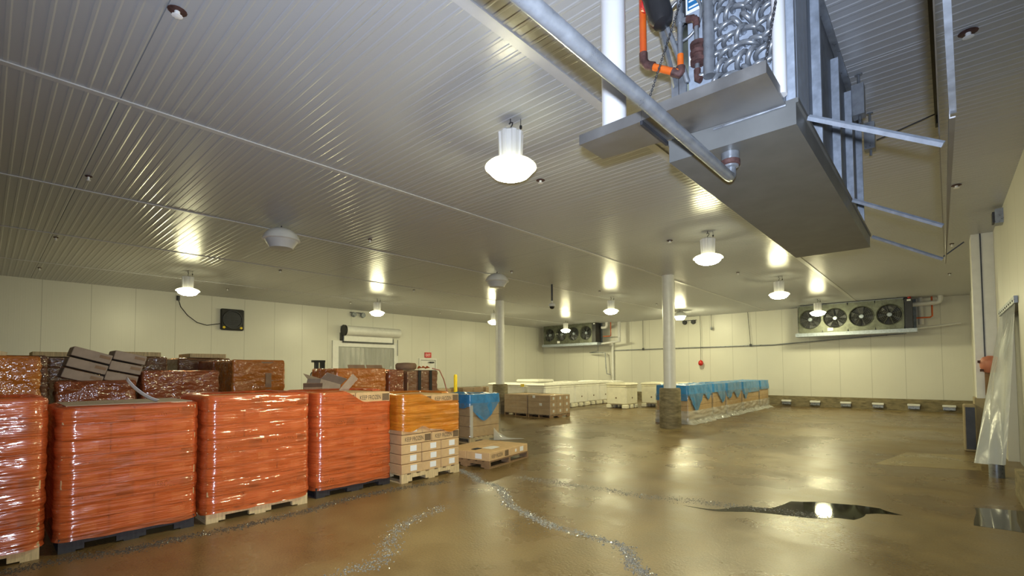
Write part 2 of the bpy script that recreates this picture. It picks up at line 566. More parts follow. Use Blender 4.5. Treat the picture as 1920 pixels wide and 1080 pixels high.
grit('ice_grit', [(-6.05, 5.36), (-4.8, 4.97), (-4.06, 4.34), (-3.45, 4.17), (-2.84, 4.11), (-2.25, 3.95), (-1.77, 3.69), (-1.2, 3.3)], 3600, 0.042, 1,
     'trail of grey grit curving over the floor from the low pallet')
grit('ice_grit', [(-4.85, 5.6), (-3.94, 5.71), (-2.98, 5.78), (-2.36, 5.98), (-1.5, 6.2), (-1.0, 6.3)], 2200, 0.07, 2, 'thin trail of grit leading to the dark puddle', 0.003, 0.010)
grit('ice_grit', [(-4.6, 3.73), (-4.3, 3.06), (-3.67, 2.23), (-3.76, 1.94)], 1100, 0.06, 3, 'faint trail of grit in front of the plain orange wrapped loads', 0.003, 0.010)
grit('ice_grit', [(-5.85, -0.6), (-5.8, 0.5), (-5.68, 1.0), (-5.6, 1.5), (-5.62, 2.57), (-5.7, 3.56), (-5.6, 4.6)], 4200, 0.055, 5,
     'dark grit along the foot of the front row of loads', 0.003, 0.011, 'grit_dark')


# ------------------------------------------------------------------ structural columns
def column(x, y, label):
    t = thing('column', label, 'column', (x, y, 0), 0, 'columns')
    part('base', MB().lathe([(0.285, 0), (0.295, 0.05), (0.292, 0.28), (0.298, 0.30), (0.292, 0.32), (0.293, 0.60), (0.299, 0.63), (0.293, 0.66), (0.292, 1.08), (0.27, 1.12)], 32), MAT['concrete'], t, 40)
    part('shaft', MB().lathe([(0.168, 1.12), (0.168, ZC + 0.005)], 32), MAT['white_paint'], t, 40)
    return t


column(-5.75, 13.05, 'white round column on a concrete base beside the blue bagged row')
column(-12.62, 13.3, 'white round column on a concrete base behind the brown carton pallets')


# ------------------------------------------------------------------ lamps
def lamp(x, y, label):
    t = thing('high_bay_lamp', label, 'lamp', (x, y, ZC), 0, 'lit high bay lamps')
    part('lens', MB().lathe([(0.03, -0.66), (0.12, -0.648), (0.19, -0.618), (0.228, -0.58), (0.242, -0.536)], 28, cap=False), MAT['lens'], t, 180)
    part('reflector', MB().lathe([(0.240, -0.534), (0.272, -0.537), (0.270, -0.523), (0.24, -0.495), (0.17, -0.468), (0.10, -0.46)], 28), MAT['lens_top'], t, 40)  # brim added to keep lamp light off the ceiling, with a faint glow
    part('housing', MB().lathe([(0.10, -0.46), (0.118, -0.45), (0.128, -0.20), (0.132, -0.17), (0.11, -0.15)], 64, flute=lambda a: 1 + 0.07 * (1 if math.sin(a * 8) > 0 else -1)), MAT['pvc'], t, 30)
    hk = MB()
    hk.tube([(0, 0, -0.15), (0, 0, -0.10), (0.025, 0, -0.08), (0.03, 0, -0.055), (0, 0, -0.04), (-0.02, 0, -0.055)], 0.007, 6)
    hk.cyl((0, 0, -0.05), (0, 0, 0.0), 0.006, 6)
    part('hook', hk, MAT['dark_metal'], t)
    sc = MB()
    sc.tube([(0.07, 0.07, -0.16), (0.075, 0.08, -0.10), (0.075, 0.08, 0)], 0.0035, 5)
    sc.cyl((0.075, 0.08, -0.105), (0.075, 0.08, -0.075), 0.014, 8)
    part('safety_cord', sc, MAT['black'], t)
    return t


lamp(-3.34, 3.70, 'large lit lamp nearest the hanging cooler on the ceiling')
lamp(-3.31, 9.36, 'lit lamp second from the front in the row by the hanging cooler')
lamp(-3.45, 15.4, 'lit lamp third from the front in the row by the hanging cooler')
lamp(-3.50, 21.5, 'lit lamp in front of the four fan cooler on the back wall')
lamp(-8.95, 15.35, 'lit lamp between the two columns, above the cream bins')
lamp(-15.1, 21.1, 'lit lamp in front of the cooler in the left back corner')
lamp(-15.45, 9.7, 'lit lamp in front of the roll up door')
lamp(-14.78, 3.58, 'lit lamp leftmost on the ceiling, beside the wall fan')
lamp(-14.7, 15.1, 'lit lamp partly behind the far column on the left')


def dome(x, y, label, lit=False, s=1.0):
    t = thing('pendant_dome', label, 'lamp', (x, y, ZC), 0, None if lit else 'unlit dome pendants')
    part('shade', MB().lathe([(0.04 * s, -0.045), (0.14 * s, -0.06), (0.23 * s, -0.11), (0.29 * s, -0.18), (0.325 * s, -0.265), (0.30 * s, -0.28)], 32), MAT['white_paint'], t, 60)
    part('reflector', MB().lathe([(0.28 * s, -0.28), (0.25 * s, -0.33), (0.21 * s, -0.39), (0.20 * s, -0.42), (0.08 * s, -0.425)], 32), MAT['lens'] if lit else MAT['batten'], t, 40)
    part('stem', MB().cyl((0, 0, -0.08), (0, 0, 0), 0.012, 8), MAT['dark_metal'], t)
    return t


dome(-8.97, 3.62, 'unlit white dome pendant on the ceiling above the stacked loads')
dome(-8.95, 9.33, 'unlit white dome pendant in front of the far column')
dome(-8.8, 21.2, 'small lit dome pendant right beside the near column shaft', True, 0.85)

# sprinklers
rows = [(-17.0, 'first'), (-12.93, 'second'), (-8.56, 'third'), (-4.13, 'fourth'), (0.23, 'fifth')]
cols = [(0.9, 'nearest'), (5.2, 'second'), (9.5, 'third'), (13.95, 'fourth'), (18.3, 'fifth')]
seen = {(0, 0), (0, 1), (0, 2), (0, 3), (1, 0), (1, 1), (1, 2), (2, 0), (2, 1), (2, 2), (2, 3), (2, 4), (3, 0), (3, 1), (3, 2), (3, 3), (4, 1), (4, 2), (4, 3), (4, 4)}
spr_me = MB().lathe([(0.034, -0.012), (0.042, -0.006), (0.038, 0.0)], 14).mesh('escutcheon', 60)
spr_h = MB().cyl((0, 0, -0.05), (0, 0, 0), 0.012, 8).lathe([(0.006, -0.068), (0.024, -0.062), (0.024, -0.058), (0.006, -0.05)], 10).mesh('head')
for i, (x, a) in enumerate(rows):
    for j, (yy, b) in enumerate(cols):
        if (i, j) not in seen: continue
        t = thing('sprinkler', 'ceiling sprinkler in the %s row from the left wall, %s from the front' % (a, b), 'sprinkler', (x, yy, ZC - 0.004), 0, 'ceiling sprinklers')
        if i >= 3 and j <= 2: t.scale = (1.5, 1.5, 0.7)
        link('escutcheon', spr_me, MAT['rust'], t)
        link('head', spr_h, MAT['white_label'], t)


# ------------------------------------------------------------------ ceiling coolers
def cooler(L, loc, rz, label, near=False):
    """evaporator: fans face local -Y, pipe header at local +X, z = 0 is the underside of the drain pan"""
    t = thing('cooler_unit', label, 'cooler', loc, rz, 'hanging cooler units')
    a, b = -L / 2, L / 2
    zt = 1.30
    pan = MB()
    pan.box(a, b, -0.35, 0.34, 0.0, 0.012)
    for (x0, x1, y0, y1) in ((a, b, -0.35, -0.338), (a, b, 0.328, 0.34), (a, a + 0.012, -0.338, 0.328), (b - 0.012, b, -0.338, 0.328)):
        pan.box(x0, x1, y0, y1, 0.012, 0.14)
    pan.box(a + 0.0, b, -0.362, -0.35, 0.11, 0.14)
    pan.box(a, b, 0.34, 0.352, 0.115, 0.14)
    part('drain_pan', pan, MAT['pan'] if near else MAT['galv_light'], t)
    i0, i1 = a + 0.10, b - (0.075 if near else 0.36)
    core = MB()
    core.box(i0, i1, -0.06, 0.24, 0.16, zt - 0.02)
    part('coil_block', core, MAT['dark_metal'], t)
    fins = MB()
    k = 0
    x = i0 + 0.03
    while x < i1 - 0.02:
        fins.box(x, x + 0.006, 0.24, 0.252, 0.17, zt - 0.05)
        x += 0.03
    part('fin_bank', fins, MAT['dark_metal'], t)
    cs = MB()
    cs.box(i0, i1, -0.33, 0.33, zt - 0.02, zt)
    cs.box(i0, i0 + 0.02, -0.31, 0.31, 0.14, zt - 0.02)
    part('casing', cs, MAT['galv'], t)
    # front plate with four round openings, built as sectors around each fan
    fw = (i1 - i0) / 4
    fr = min(0.42, fw * 0.44)
    zc = 0.14 + (zt - 0.16) / 2
    pl2 = MB()
    hz = (zt - 0.16) / 2
    for q in range(4):
        cx = i0 + fw * (q + 0.5)
        nseg = 40
        vs, fs = [], []
        for k in range(nseg):
            an = 2 * PI * k / nseg
            c, s_ = math.cos(an), math.sin(an)
            vs.append((cx + fr * c, -0.31, zc + fr * s_))
            sc = min(fw / 2 / max(abs(c), 1e-6), hz / max(abs(s_), 1e-6))
            vs.append((cx + sc * c, -0.31, zc + sc * s_))
        for k in range(nseg):
            l = (k + 1) % nseg
            fs.append((2 * k, 2 * k + 1, 2 * l + 1, 2 * l))
        pl2.add(vs, fs)
    part('fan_panel', pl2, MAT['galv'] if near else MAT['grille'], t)
    for q in range(4):
        cx = i0 + fw * (q + 0.5)
        MX = Matrix.Translation((cx, 0, zc)) @ Matrix.Rotation(PI / 2, 4, 'X')
        f = part('fan', MB().lathe([(fr, 0.31), (fr + 0.02, 0.335), (fr + 0.02, 0.30), (fr - 0.015, 0.16), (fr, 0.31)], 40, M=MX, cap=False), MAT['grille'], t, 50)
        bl = MB()
        for k in range(5):
            A = Matrix.Rotation(2 * PI * k / 5 + q * 0.4, 4, 'Y')
            pts = []
            for (rr, half, tw) in ((0.08, 0.06, 0.7), (0.22, 0.11, 0.5), (fr - 0.03, 0.15, 0.32)):
                for sgn in (-1, 1):
                    p = A @ Vector((rr, sgn * half * math.sin(tw), half * sgn * math.cos(tw)))
                    pts.append((cx + p.x, -0.20 + p.y, zc + p.z))
            bl.add(pts, [(0, 1, 3, 2), (2, 3, 5, 4)])
        part('blades', bl, MAT['dark_metal'], f)
        part('hub', MB().lathe([(0.085, 0.18), (0.09, 0.24), (0.07, 0.27), (0.01, 0.275)], 16, M=MX), MAT['galv_light'], f, 40)
        gd = MB()
        for rr in (0.14, 0.20, 0.26, 0.32, 0.38):
            if rr > fr: continue
            gd.tube([(cx + rr * math.cos(2 * PI * k / 24), -0.335, zc + rr * math.sin(2 * PI * k / 24)) for k in range(25)], 0.0025, 4, False)
        for k in range(8):
            an = 2 * PI * k / 8 + 0.3
            gd.cyl((cx + 0.07 * math.cos(an), -0.34, zc + 0.07 * math.sin(an)), (cx + fr * math.cos(an), -0.335, zc + fr * math.sin(an)), 0.004, 4)
        part('guard', gd, MAT['fan_guard'], f)
    # back panel with upright posts standing out from it
    part('back_panel', MB().box(i0, b - 0.03, 0.262, 0.285, 0.14, zt - 0.02), MAT['panel_shaded'], t)
    for k in range(4):
        x = b - (0.80, 1.59, 2.31, 3.03)[k] * L / 3.45
        part('side_post', MB().box(x - 0.035, x, 0.285, 0.336, 0.14, zt - 0.10 - 0.05 * (k % 2)), MAT['galv_light'], t)
    # hangers
    for (x, yy) in ((a + 0.2, -0.25), (a + 0.2, 0.36), (b - 0.55, -0.25), (b - 0.55, 0.36)) if not near else ((a + 0.1, 0.36), (a + 1.0, 0.36), (a + 0.3, -0.25), (b - 1.3, -0.25)):
        hg = MB()
        if yy > 0: hg.box(x - 0.06, x + 0.06, yy - 0.03, yy + 0.06, zt - 0.30, zt - 0.02)
        hg.cyl((x, yy + 0.02, zt - 0.36), (x, yy + 0.02, ZC - loc[2]), 0.012, 8)
        hg.cyl((x, yy + 0.02, ZC - loc[2] - 0.02), (x, yy + 0.02, ZC - loc[2] - 0.008), 0.03, 8)
        part('hanger', hg, MAT['galv'] if yy > 0 else MAT['dark_metal'], t)
    if not near:
        part('end_panel', MB().box(b - 0.34, b - 0.12, -0.32, 0.30, 0.15, zt - 0.04).box(b - 0.44, b - 0.34, -0.30, 0.25, zt - 0.16, zt - 0.06), MAT['black'], t)
        part('warning_lamp', MB().lathe([(0.06, 0), (0.06, 0.05), (0.03, 0.08)], 12, c=(b - 0.2, -0.2, zt - 0.04)), MAT['red'], t)
        part('white_tag', MB().box(b - 0.27, b - 0.16, -0.325, -0.32, zt - 0.13, zt - 0.07), MAT['white_label'], t)
        part('notice_plate', MB().box(a + 1.15, a + 1.35, -0.342, -0.336, 0.19, 0.32), MAT['white_label'], t)
    return t


cooler(3.95, (-2.62, 23.45, 2.99), 0, 'cooler unit with four round fans high on the back wall at right')
cooler(3.95, (-16.35, 23.45, 3.06), 0, 'cooler unit high in the back corner beyond the far column')
NC = cooler(3.45, (-0.87, 4.545, 2.93), -PI / 2, 'large steel cooler unit hanging close overhead with its pipe end showing', True)
# header end of the near cooler (local x = 1.725 is its end; world y = 4.545 - lx, world x = -0.87 + ly)
LX = 1.67


def WL(x, y, z):
    return (4.545 - y, x + 0.87, z - 2.93)


def wtube(mb, pts, r, n=12):
    return mb.tube([WL(*p) for p in pts], r, n)


part('end_plate', MB().box(LX - 0.012, LX, -0.24, 0.31, 0.14, 1.28), MAT['galv_light'], NC)
part('end_angle', MB().box(LX - 0.05, LX + 0.03, 0.30, 0.335, 0.14, 1.30).box(LX - 0.32, LX - 0.02, 0.330, 0.336, 0.14, 1.28), MAT['galv_light'], NC)


def return_bend(dy, dz, bulge, tr):
    mb = MB()
    L_ = math.hypot(dy, dz)
    pts = []
    for k in range(9):
        an = PI * k / 8
        u_ = -math.cos(an) * L_ / 2
        pts.append((0.012 + math.sin(an) * bulge, u_ * dy / L_, u_ * dz / L_))
    pts = [(-0.01, pts[0][1], pts[0][2])] + pts + [(-0.01, pts[-1][1], pts[-1][2])]
    return mb.tube(pts, tr, 10).mesh('return_bend', 180)


RB = [return_bend(0.085, 0.030, 0.050, 0.0145), return_bend(0.050, 0.075, 0.062, 0.0145), return_bend(0.095, -0.035, 0.044, 0.0145), return_bend(-0.050, 0.060, 0.056, 0.0145)]
rnd = random.Random(7)
k = 0
for iz in range(12):
    for iy in range(6):
        ly = -0.062 + iy * 0.056 + (0.024 if iz % 2 else 0)
        lz = 0.40 + iz * 0.076
        if ly > 0.245: continue
        link('return_bend', RB[rnd.choice((0, 0, 1, 2, 1, 3))], MAT['galv'], NC, (LX, ly, lz))
part('header_pipe', wtube(MB(), [(-0.96, 2.80, 3.36), (-0.96, 2.80, 4.28)], 0.033, 20), MAT['galv'], NC, 40)
part('branch_pipe', wtube(wtube(wtube(MB(), [(-1.03, 2.80, 3.38), (-1.03, 2.80, 3.74)], 0.014), [(-1.13, 2.80, 3.775), (-1.03, 2.80, 3.745)], 0.016), [(-1.025, 2.80, 3.385), (-0.97, 2.81, 3.39)], 0.014), MAT['galv'], NC, 40)
vb = MB()
for z0 in (3.475, 3.525, 3.575):
    c = WL(-1.022, 2.80, z0)
    vb.lathe([(0.015, -0.014), (0.046, -0.011), (0.046, 0.011), (0.015, 0.014)], 12, c=c)
vb.lathe([(0.026, -0.06), (0.034, 0.0), (0.026, 0.06)], 12, c=WL(-1.022, 2.80, 3.525))
part('valve', vb, MAT['rust'], NC, 40, label='rusty dark brown flanged valve')
for pts_, r_ in (([(-1.085, 2.80, 3.762), (-1.05, 2.80, 3.752), (-1.03, 2.80, 3.73), (-1.03, 2.80, 3.69)], 0.021), ([(-1.03, 2.80, 3.43), (-1.03, 2.80, 3.375), (-1.01, 2.80, 3.36)], 0.020)):
    part('pipe_elbow', wtube(MB(), pts_, r_), MAT['rust'], NC, 40)
part('pipe_union', wtube(MB(), [(-1.13, 2.80, 3.755), (-1.13, 2.80, 3.81)], 0.026), MAT['galv'], NC, 40)
Ma = Matrix.Translation(WL(-1.245, 2.72, 3.92)) @ Matrix.Rotation(0.25, 4, 'X')
part('valve_actuator', MB().lathe([(0.02, -0.19), (0.055, -0.175), (0.072, -0.13), (0.076, 0.12), (0.05, 0.15)], 24, M=Ma), MAT['black'], NC, 40, label='black drum shaped valve actuator')
part('actuator_cap', MB().lathe([(0.03, -0.02), (0.045, 0.0), (0.03, 0.02)], 16, M=Matrix.Translation(WL(-1.322, 2.73, 3.93)) @ Matrix.Rotation(PI / 2, 4, 'X')), MAT['red'], NC, 40)
part('conduit', wtube(MB(), [(-1.215, 2.77, 3.80), (-1.17, 2.80, 3.65), (-1.115, 2.82, 3.46), (-1.105, 2.84, 3.40)], 0.017), MAT['galv'], NC, 60)
part('cable_loop', wtube(MB(), [(-1.125 + 0.115 * math.cos(a_), 2.83, 3.80 + 0.135 * math.sin(a_)) for a_ in [2 * PI * k / 28 for k in range(29)]], 0.009, 8), MAT['galv'], NC, 60)
c = WL(-1.11, 2.868, 3.86)
part('blue_label', MB().box(c[0], c[0] + 0.003, c[1], c[1] + 0.13, c[2], c[2] + 0.12), MAT['blue_label'], NC, label='blue and white maker label')
lw = MB()
for z0 in (0.012, 0.05, 0.09):
    lw.box(c[0] + 0.003, c[0] + 0.005, c[1] + 0.012, c[1] + 0.12, c[2] + z0, c[2] + z0 + 0.010)
lw.box(c[0] + 0.003, c[0] + 0.005, c[1] - 0.006, c[1] + 0.004, c[2] - 0.02, c[2] + 0.12).box(c[0] + 0.003, c[0] + 0.005, c[1] + 0.004, c[1] + 0.13, c[2] - 0.02, c[2])
part('label_border', lw, MAT['white_label'], NC)
c = WL(-1.10, 2.865, 3.51)
part('paper_tag', MB().box(c[0], c[0] + 0.003, c[1], c[1] + 0.05, c[2], c[2] + 0.06), MAT['white_label'], NC)
sf = MB()
for (xa, xb) in ((-1.21, -1.165), (-1.160, -1.118)):
    p0, p1 = WL(xa, 2.86, 3.07), WL(xb, 2.845, 3.46)
    sf.box(p1[0] - 0.02, p1[0], p0[1], p1[1], p0[2], p1[2])
part('side_frame', sf, MAT['galv'], NC)
part('frame_bar', wtube(MB(), [(-1.27, 2.82, 3.85), (-1.18, 2.84, 3.40)], 0.016, 4), MAT['galv'], NC)
part('drain_outlet', MB().lathe([(0.035, -0.09), (0.045, -0.085), (0.045, -0.05), (0.05, -0.045), (0.05, 0.0)], 20, c=(1.60, -0.03, 0.0)), MAT['galv'], NC, 40)
part('drain_collar', MB().lathe([(0.046, -0.075), (0.054, -0.07), (0.054, -0.045), (0.046, -0.04)], 20, c=(1.60, -0.03, 0.0)), MAT['rust'], NC, 40, label='rusty collar on the drain outlet')

# tray hung under the header end
t = thing('header_tray', 'flat steel two section tray hung on chains below the near cooler pipe end', 'tray', (0, 0, 0))


def tray_section(x0, x1, y0, y1, y1b, z):
    mb = MB()
    vs = [(x0, y0, z), (x1, y0, z), (x1, y1b, z), (x0, y1, z)]
    vs2 = [(p[0], p[1], z + 0.006) for p in vs]
    mb.add(vs + vs2, [(3, 2, 1, 0), (4, 5, 6, 7), (0, 1, 5, 4), (1, 2, 6, 5), (2, 3, 7, 6), (3, 0, 4, 7)])
    mb.box(x0, x1, y0 - 0.006, y0, z - 0.002, z + 0.060)
    mb.box(x0, x0 + 0.006, y0, y1, z + 0.006, z + 0.055)
    mb.box(x1 - 0.006, x1, y0, y1b, z + 0.006, z + 0.055)
    mb.box(x0, x1, min(y1, y1b) - 0.006, min(y1, y1b), z + 0.006, z + 0.03)
    return mb


part('tray_section', tray_section(-1.632, -1.215, 2.45, 2.72, 2.76, 3.045), MAT['stainless'], t)
part('tray_section', tray_section(-1.213, -0.577, 2.45, 2.77, 2.815, 3.050), MAT['stainless'], t)
part('hinge', MB().box(-1.222, -1.206, 2.44, 2.78, 3.022, 3.045), MAT['dark_metal'], t)
part('hinge', MB().cyl((-0.95, 2.815, 3.045), (-0.575, 2.815, 3.045), 0.007, 8), MAT['galv'], t)


def chain(p0, p1):
    mb = MB()
    p0, p1 = Vector(p0), Vector(p1)
    d = p1 - p0
    nl = int(d.length / 0.016)
    dn = d.normalized()
    s1 = dn.orthogonal().normalized()
    s2 = dn.cross(s1)
    for i in range(nl):
        c = p0 + dn * (i + 0.5) * d.length / nl
        s_ = s1 if i % 2 else s2
        mb.tube([c + dn * 0.011 * math.cos(a_) + s_ * 0.0055 * math.sin(a_) for a_ in [2 * PI * k / 8 for k in range(9)]], 0.0022, 4, False)
    return mb


part('chain', chain((-1.20, 2.46, 3.10), (-1.10, 2.80, 3.95)), MAT['dark_metal'], t)
part('chain', chain((-0.585, 2.46, 3.10), (-0.52, 2.62, 3.75)), MAT['dark_metal'], t)

# pipes by the near cooler
t = part('drain_pipe', MB().tube([(-0.90, 2.95, 2.845), (-0.90, 2.95, 2.80), (-0.90, 2.93, 2.785), (-0.90, 2.88, 2.782), (-0.90, 1.8, 2.778), (-0.905, 0.4, 2.76), (-0.91, -4.9, 2.62)], 0.029, 16), MAT['galv'], None, 60)
tag(t, 'long galvanised drain pipe running from the near cooler towards the front', 'pipe')
t = part('insulated_pipe', MB().cyl((-1.435, 2.53, 3.05), (-1.435, 2.53, ZC), 0.073, 28), MAT['pvc'], None, 40)
tag(t, 'white jacketed pipe standing in the left section of the overhead tray', 'pipe')
t = part('insulated_pipe', MB().cyl((-0.585, 2.745, 3.07), (-0.585, 2.745, ZC), 0.032, 24), MAT['pvc'], None, 40)
tag(t, 'white jacketed pipe at the right edge of the near cooler coil bends', 'pipe')
t = thing('hot_gas_pipe', 'orange painted pipe bending under at the near cooler end', 'pipe', (0, 0, 0))
part('pipe_run', MB().cyl((-1.352, 2.76, 3.62), (-1.352, 2.76, ZC), 0.0215, 16).tube([(-1.352, 2.76, 3.64), (-1.348, 2.76, 3.595), (-1.325, 2.762, 3.565), (-1.16, 2.785, 3.462), (-1.135, 2.795, 3.455)], 0.0215, 16), MAT['orange_paint'], t, 40)
part('pipe_end', MB().cyl((-1.13, 2.80, 3.45), (-1.13, 2.80, 3.565), 0.019, 14), MAT['orange_paint'], t, 40)
part('elbow', MB().tube([(-1.352, 2.76, 3.655), (-1.350, 2.76, 3.60), (-1.325, 2.762, 3.565), (-1.285, 2.768, 3.545)], 0.0265, 14), MAT['rust'], t, 50, label='rusty corner fitting')
part('elbow', MB().tube([(-1.175, 2.785, 3.47), (-1.14, 2.795, 3.447), (-1.13, 2.80, 3.46), (-1.13, 2.80, 3.49)], 0.0265, 14), MAT['rust'], t, 50, label='rusty corner fitting')
part('riser', MB().cyl((-1.13, 2.80, 3.56), (-1.13, 2.80, 4.20), 0.016, 14), MAT['galv'], t, 40)

# swung out frame beside the near cooler
t = thing('air_baffle_frame', 'long steel frame hung beside the near cooler and braced to it by struts', 'frame', (0, 0, 0))


def slab(mb, q, z0, z1):
    """upright prism over a four cornered plan"""
    return mb.add([(p[0], p[1], z0) for p in q] + [(p[0], p[1], z1) for p in q], [(3, 2, 1, 0), (4, 5, 6, 7), (0, 1, 5, 4), (1, 2, 6, 5), (2, 3, 7, 6), (3, 0, 4, 7)])


part('bottom_rail', slab(slab(MB(), [(0.0, 0.6), (0.012, 0.6), (0.076, 2.72), (0.053, 2.72)], 2.725, 2.731), [(0.0, 0.6), (0.003, 0.6), (0.056, 2.72), (0.053, 2.72)], 2.731, 2.78), MAT['galv_light'], t)
part('bottom_rail', slab(slab(MB(), [(0.052, 2.72), (0.072, 2.72), (0.060, 6.50), (0.052, 6.50)], 2.705, 2.711), [(0.052, 2.72), (0.055, 2.72), (0.055, 6.50), (0.052, 6.50)], 2.711, 2.76), MAT['stainless'], t)
part('frame_sheet', slab(MB(), [(0.0, 0.6), (0.004, 0.6), (0.050, 6.46), (0.046, 6.46)], 2.76, 4.10), MAT['stainless'], t)
part('top_rail', slab(MB(), [(-0.035, 0.6), (-0.005, 0.6), (0.042, 6.46), (0.018, 6.46)], 4.10, 4.14), MAT['dark_metal'], t)
for yy in (3.04, 4.80, 6.28):
    part('strut', MB().tube([(-0.512, yy, 3.045), (0.035, yy, 2.715)], 0.016, 4), MAT['galv_light'], t)
for yy in (2.05, 3.45, 6.17):
    rr = MB().cyl((-0.44, yy, 4.02), (0.03, yy, 4.13), 0.007, 6)
    rr.box(-0.012 + 0.006 * yy, 0.0 + 0.006 * yy, yy - 0.03, yy + 0.03, 4.02, 4.12)
    part('tie_rod', rr, MAT['dark_metal'], t)
part('tie_rod', MB().cyl((0.04, 6.28, 2.74), (0.19, 6.30, 2.86), 0.006, 6), MAT['dark_metal'], t)

# ------------------------------------------------------------------ fittings on the back wall
YW = YB
def pipe_obj(name, label, cat, pts, r, mat, n=10):
    return tag(part(name, MB().tube(pts, r, n), MAT[mat], None, 60), label, cat)


pipe_obj('wall_pipe', 'long thin horizontal pipe along the back wall between the coolers', 'pipe', [(-13.9, 24.12, 2.75), (-5.7, 24.12, 2.74), (-1.0, 24.1, 3.0)], 0.022, 'galv')
for x, lb in ((-12.1, 'thin hanging rod holding the wall pipe, left of the near column'), (-6.65, 'thin hanging rod holding the wall pipe, right of the near column')):
    t = thing('hanger_rod', lb, 'rod', (x, 24.12, 0), 0)
    part('rod', MB().cyl((0, 0, 2.77), (-0.1 if x > -10 else 0, 0, ZC), 0.012, 6), MAT['dark_metal'], t)
    part('clamp', MB().box(-0.04, 0.04, -0.04, 0.04, 2.70, 2.82), MAT['dark_metal'], t)
t = thing('pull_cord', 'red knobbed cord hanging long before the back wall', 'cord', (-8.95, 24.0, 0))
part('cord', MB().tube([(0.0, 0, ZC), (0.02, 0, 3.3), (0.0, 0, 2.1)], 0.010, 6), MAT['dark_metal'], t)
part('knob', MB().lathe([(0.02, -0.13), (0.10, -0.09), (0.125, 0.0), (0.10, 0.09), (0.03, 0.15)], 16, c=(0, 0, 1.95)), MAT['red'], t, 60)
t = thing('pull_cord', 'short grey knobbed cord hanging before the back wall', 'cord', (-8.4, 24.0, 0))
part('cord', MB().cyl((0, 0, 3.72), (0, 0, ZC), 0.010, 6), MAT['dark_metal'], t)
part('knob', MB().lathe([(0.02, -0.08), (0.05, -0.04), (0.05, 0.04), (0.02, 0.1)], 10, c=(0, 0, 3.65)), MAT['galv'], t, 60)


def twin_light(label, loc, rz, mat):
    t = thing('emergency_light', label, 'emergency light', loc, rz)
    part('bracket', MB().box(-0.36, 0.36, -0.03, 0.0, 0.08, 0.11), MAT['dark_metal'], t)
    for sx in (-0.22, 0.22):
        h = part('lamp_head', MB().lathe([(0.10, 0.14), (0.12, 0.05), (0.06, -0.02)], 14, M=Matrix.Translation((sx, -0.02, 0)) @ Matrix.Rotation(PI / 2, 4, 'X')), MAT[mat], t, 50)
    return t


twin_light('twin black emergency light under the ceiling, right of the near column', (-9.55, YB, 4.05), 0, 'dark_metal')
twin_light('twin emergency light under the ceiling above the roll up door', (XL, 11.0, 4.12), PI / 2, 'galv')
# pipework of the corner cooler
pipe_obj('suction_pipe', 'white pipe elbow entering the corner cooler from the ceiling', 'pipe', [(-14.38, 23.6, 4.05), (-14.15, 23.6, 4.05), (-14.08, 23.6, 4.08), (-14.05, 23.6, 4.16), (-14.05, 23.6, ZC)], 0.085, 'pvc', 14)
pipe_obj('riser_pipe', 'white vertical pipe right of the corner cooler', 'pipe', [(-13.35, 23.75, 3.22), (-13.35, 23.75, ZC)], 0.085, 'pvc', 14)
pipe_obj('wall_pipe', 'tall pale vertical pipe on the back wall below the corner cooler', 'pipe', [(-13.98, 24.1, 0.44), (-13.98, 24.1, 3.3)], 0.07, 'white_paint', 12)
pipe_obj('hot_gas_pipe', 'thin orange vertical pipe right of the corner cooler', 'pipe', [(-14.35, 23.7, 3.55), (-13.9, 23.7, 3.55), (-13.85, 23.7, 3.58), (-13.85, 23.7, ZC)], 0.025, 'orange_paint')
pipe_obj('condensate_pipe', 'pale horizontal pipe beside the corner cooler pan', 'pipe', [(-14.35, 23.5, 3.12), (-13.2, 23.6, 3.24)], 0.06, 'pvc')
pipe_obj('condensate_pipe', 'grey bent drain pipe dropping below the corner cooler', 'pipe', [(-14.55, 23.45, 3.06), (-14.55, 23.45, 2.72), (-15.4, 23.9, 2.66), (-14.35, 23.9, 2.62), (-14.30, 23.9, 1.75), (-14.25, 23.9, 1.42), (-14.0, 23.9, 1.36)], 0.028, 'galv')
# pipework of the four fan cooler
pipe_obj('suction_pipe', 'white pipe elbow from the four fan cooler up to the ceiling', 'pipe', [(-0.80, 23.65, 4.06), (-0.10, 23.65, 4.08), (-0.02, 23.65, 4.10), (0.02, 23.65, 4.18), (0.02, 23.65, ZC)], 0.085, 'pvc', 14)
pipe_obj('riser_pipe', 'white vertical pipe behind the elbow at the four fan cooler', 'pipe', [(-0.55, 23.95, 3.3), (-0.55, 23.95, ZC)], 0.08, 'pvc', 12)
pipe_obj('hot_gas_pipe', 'thin red brown pipe bending beside the four fan cooler', 'pipe', [(-0.85, 23.75, 3.55), (-0.28, 23.75, 3.55), (-0.22, 23.75, 3.60), (-0.22, 23.75, ZC)], 0.028, 'orange_paint')
pipe_obj('condensate_pipe', 'pale horizontal pipe leaving the four fan cooler pan to the right', 'pipe', [(-0.70, 23.5, 3.14), (0.55, 23.9, 3.28)], 0.04, 'pvc')

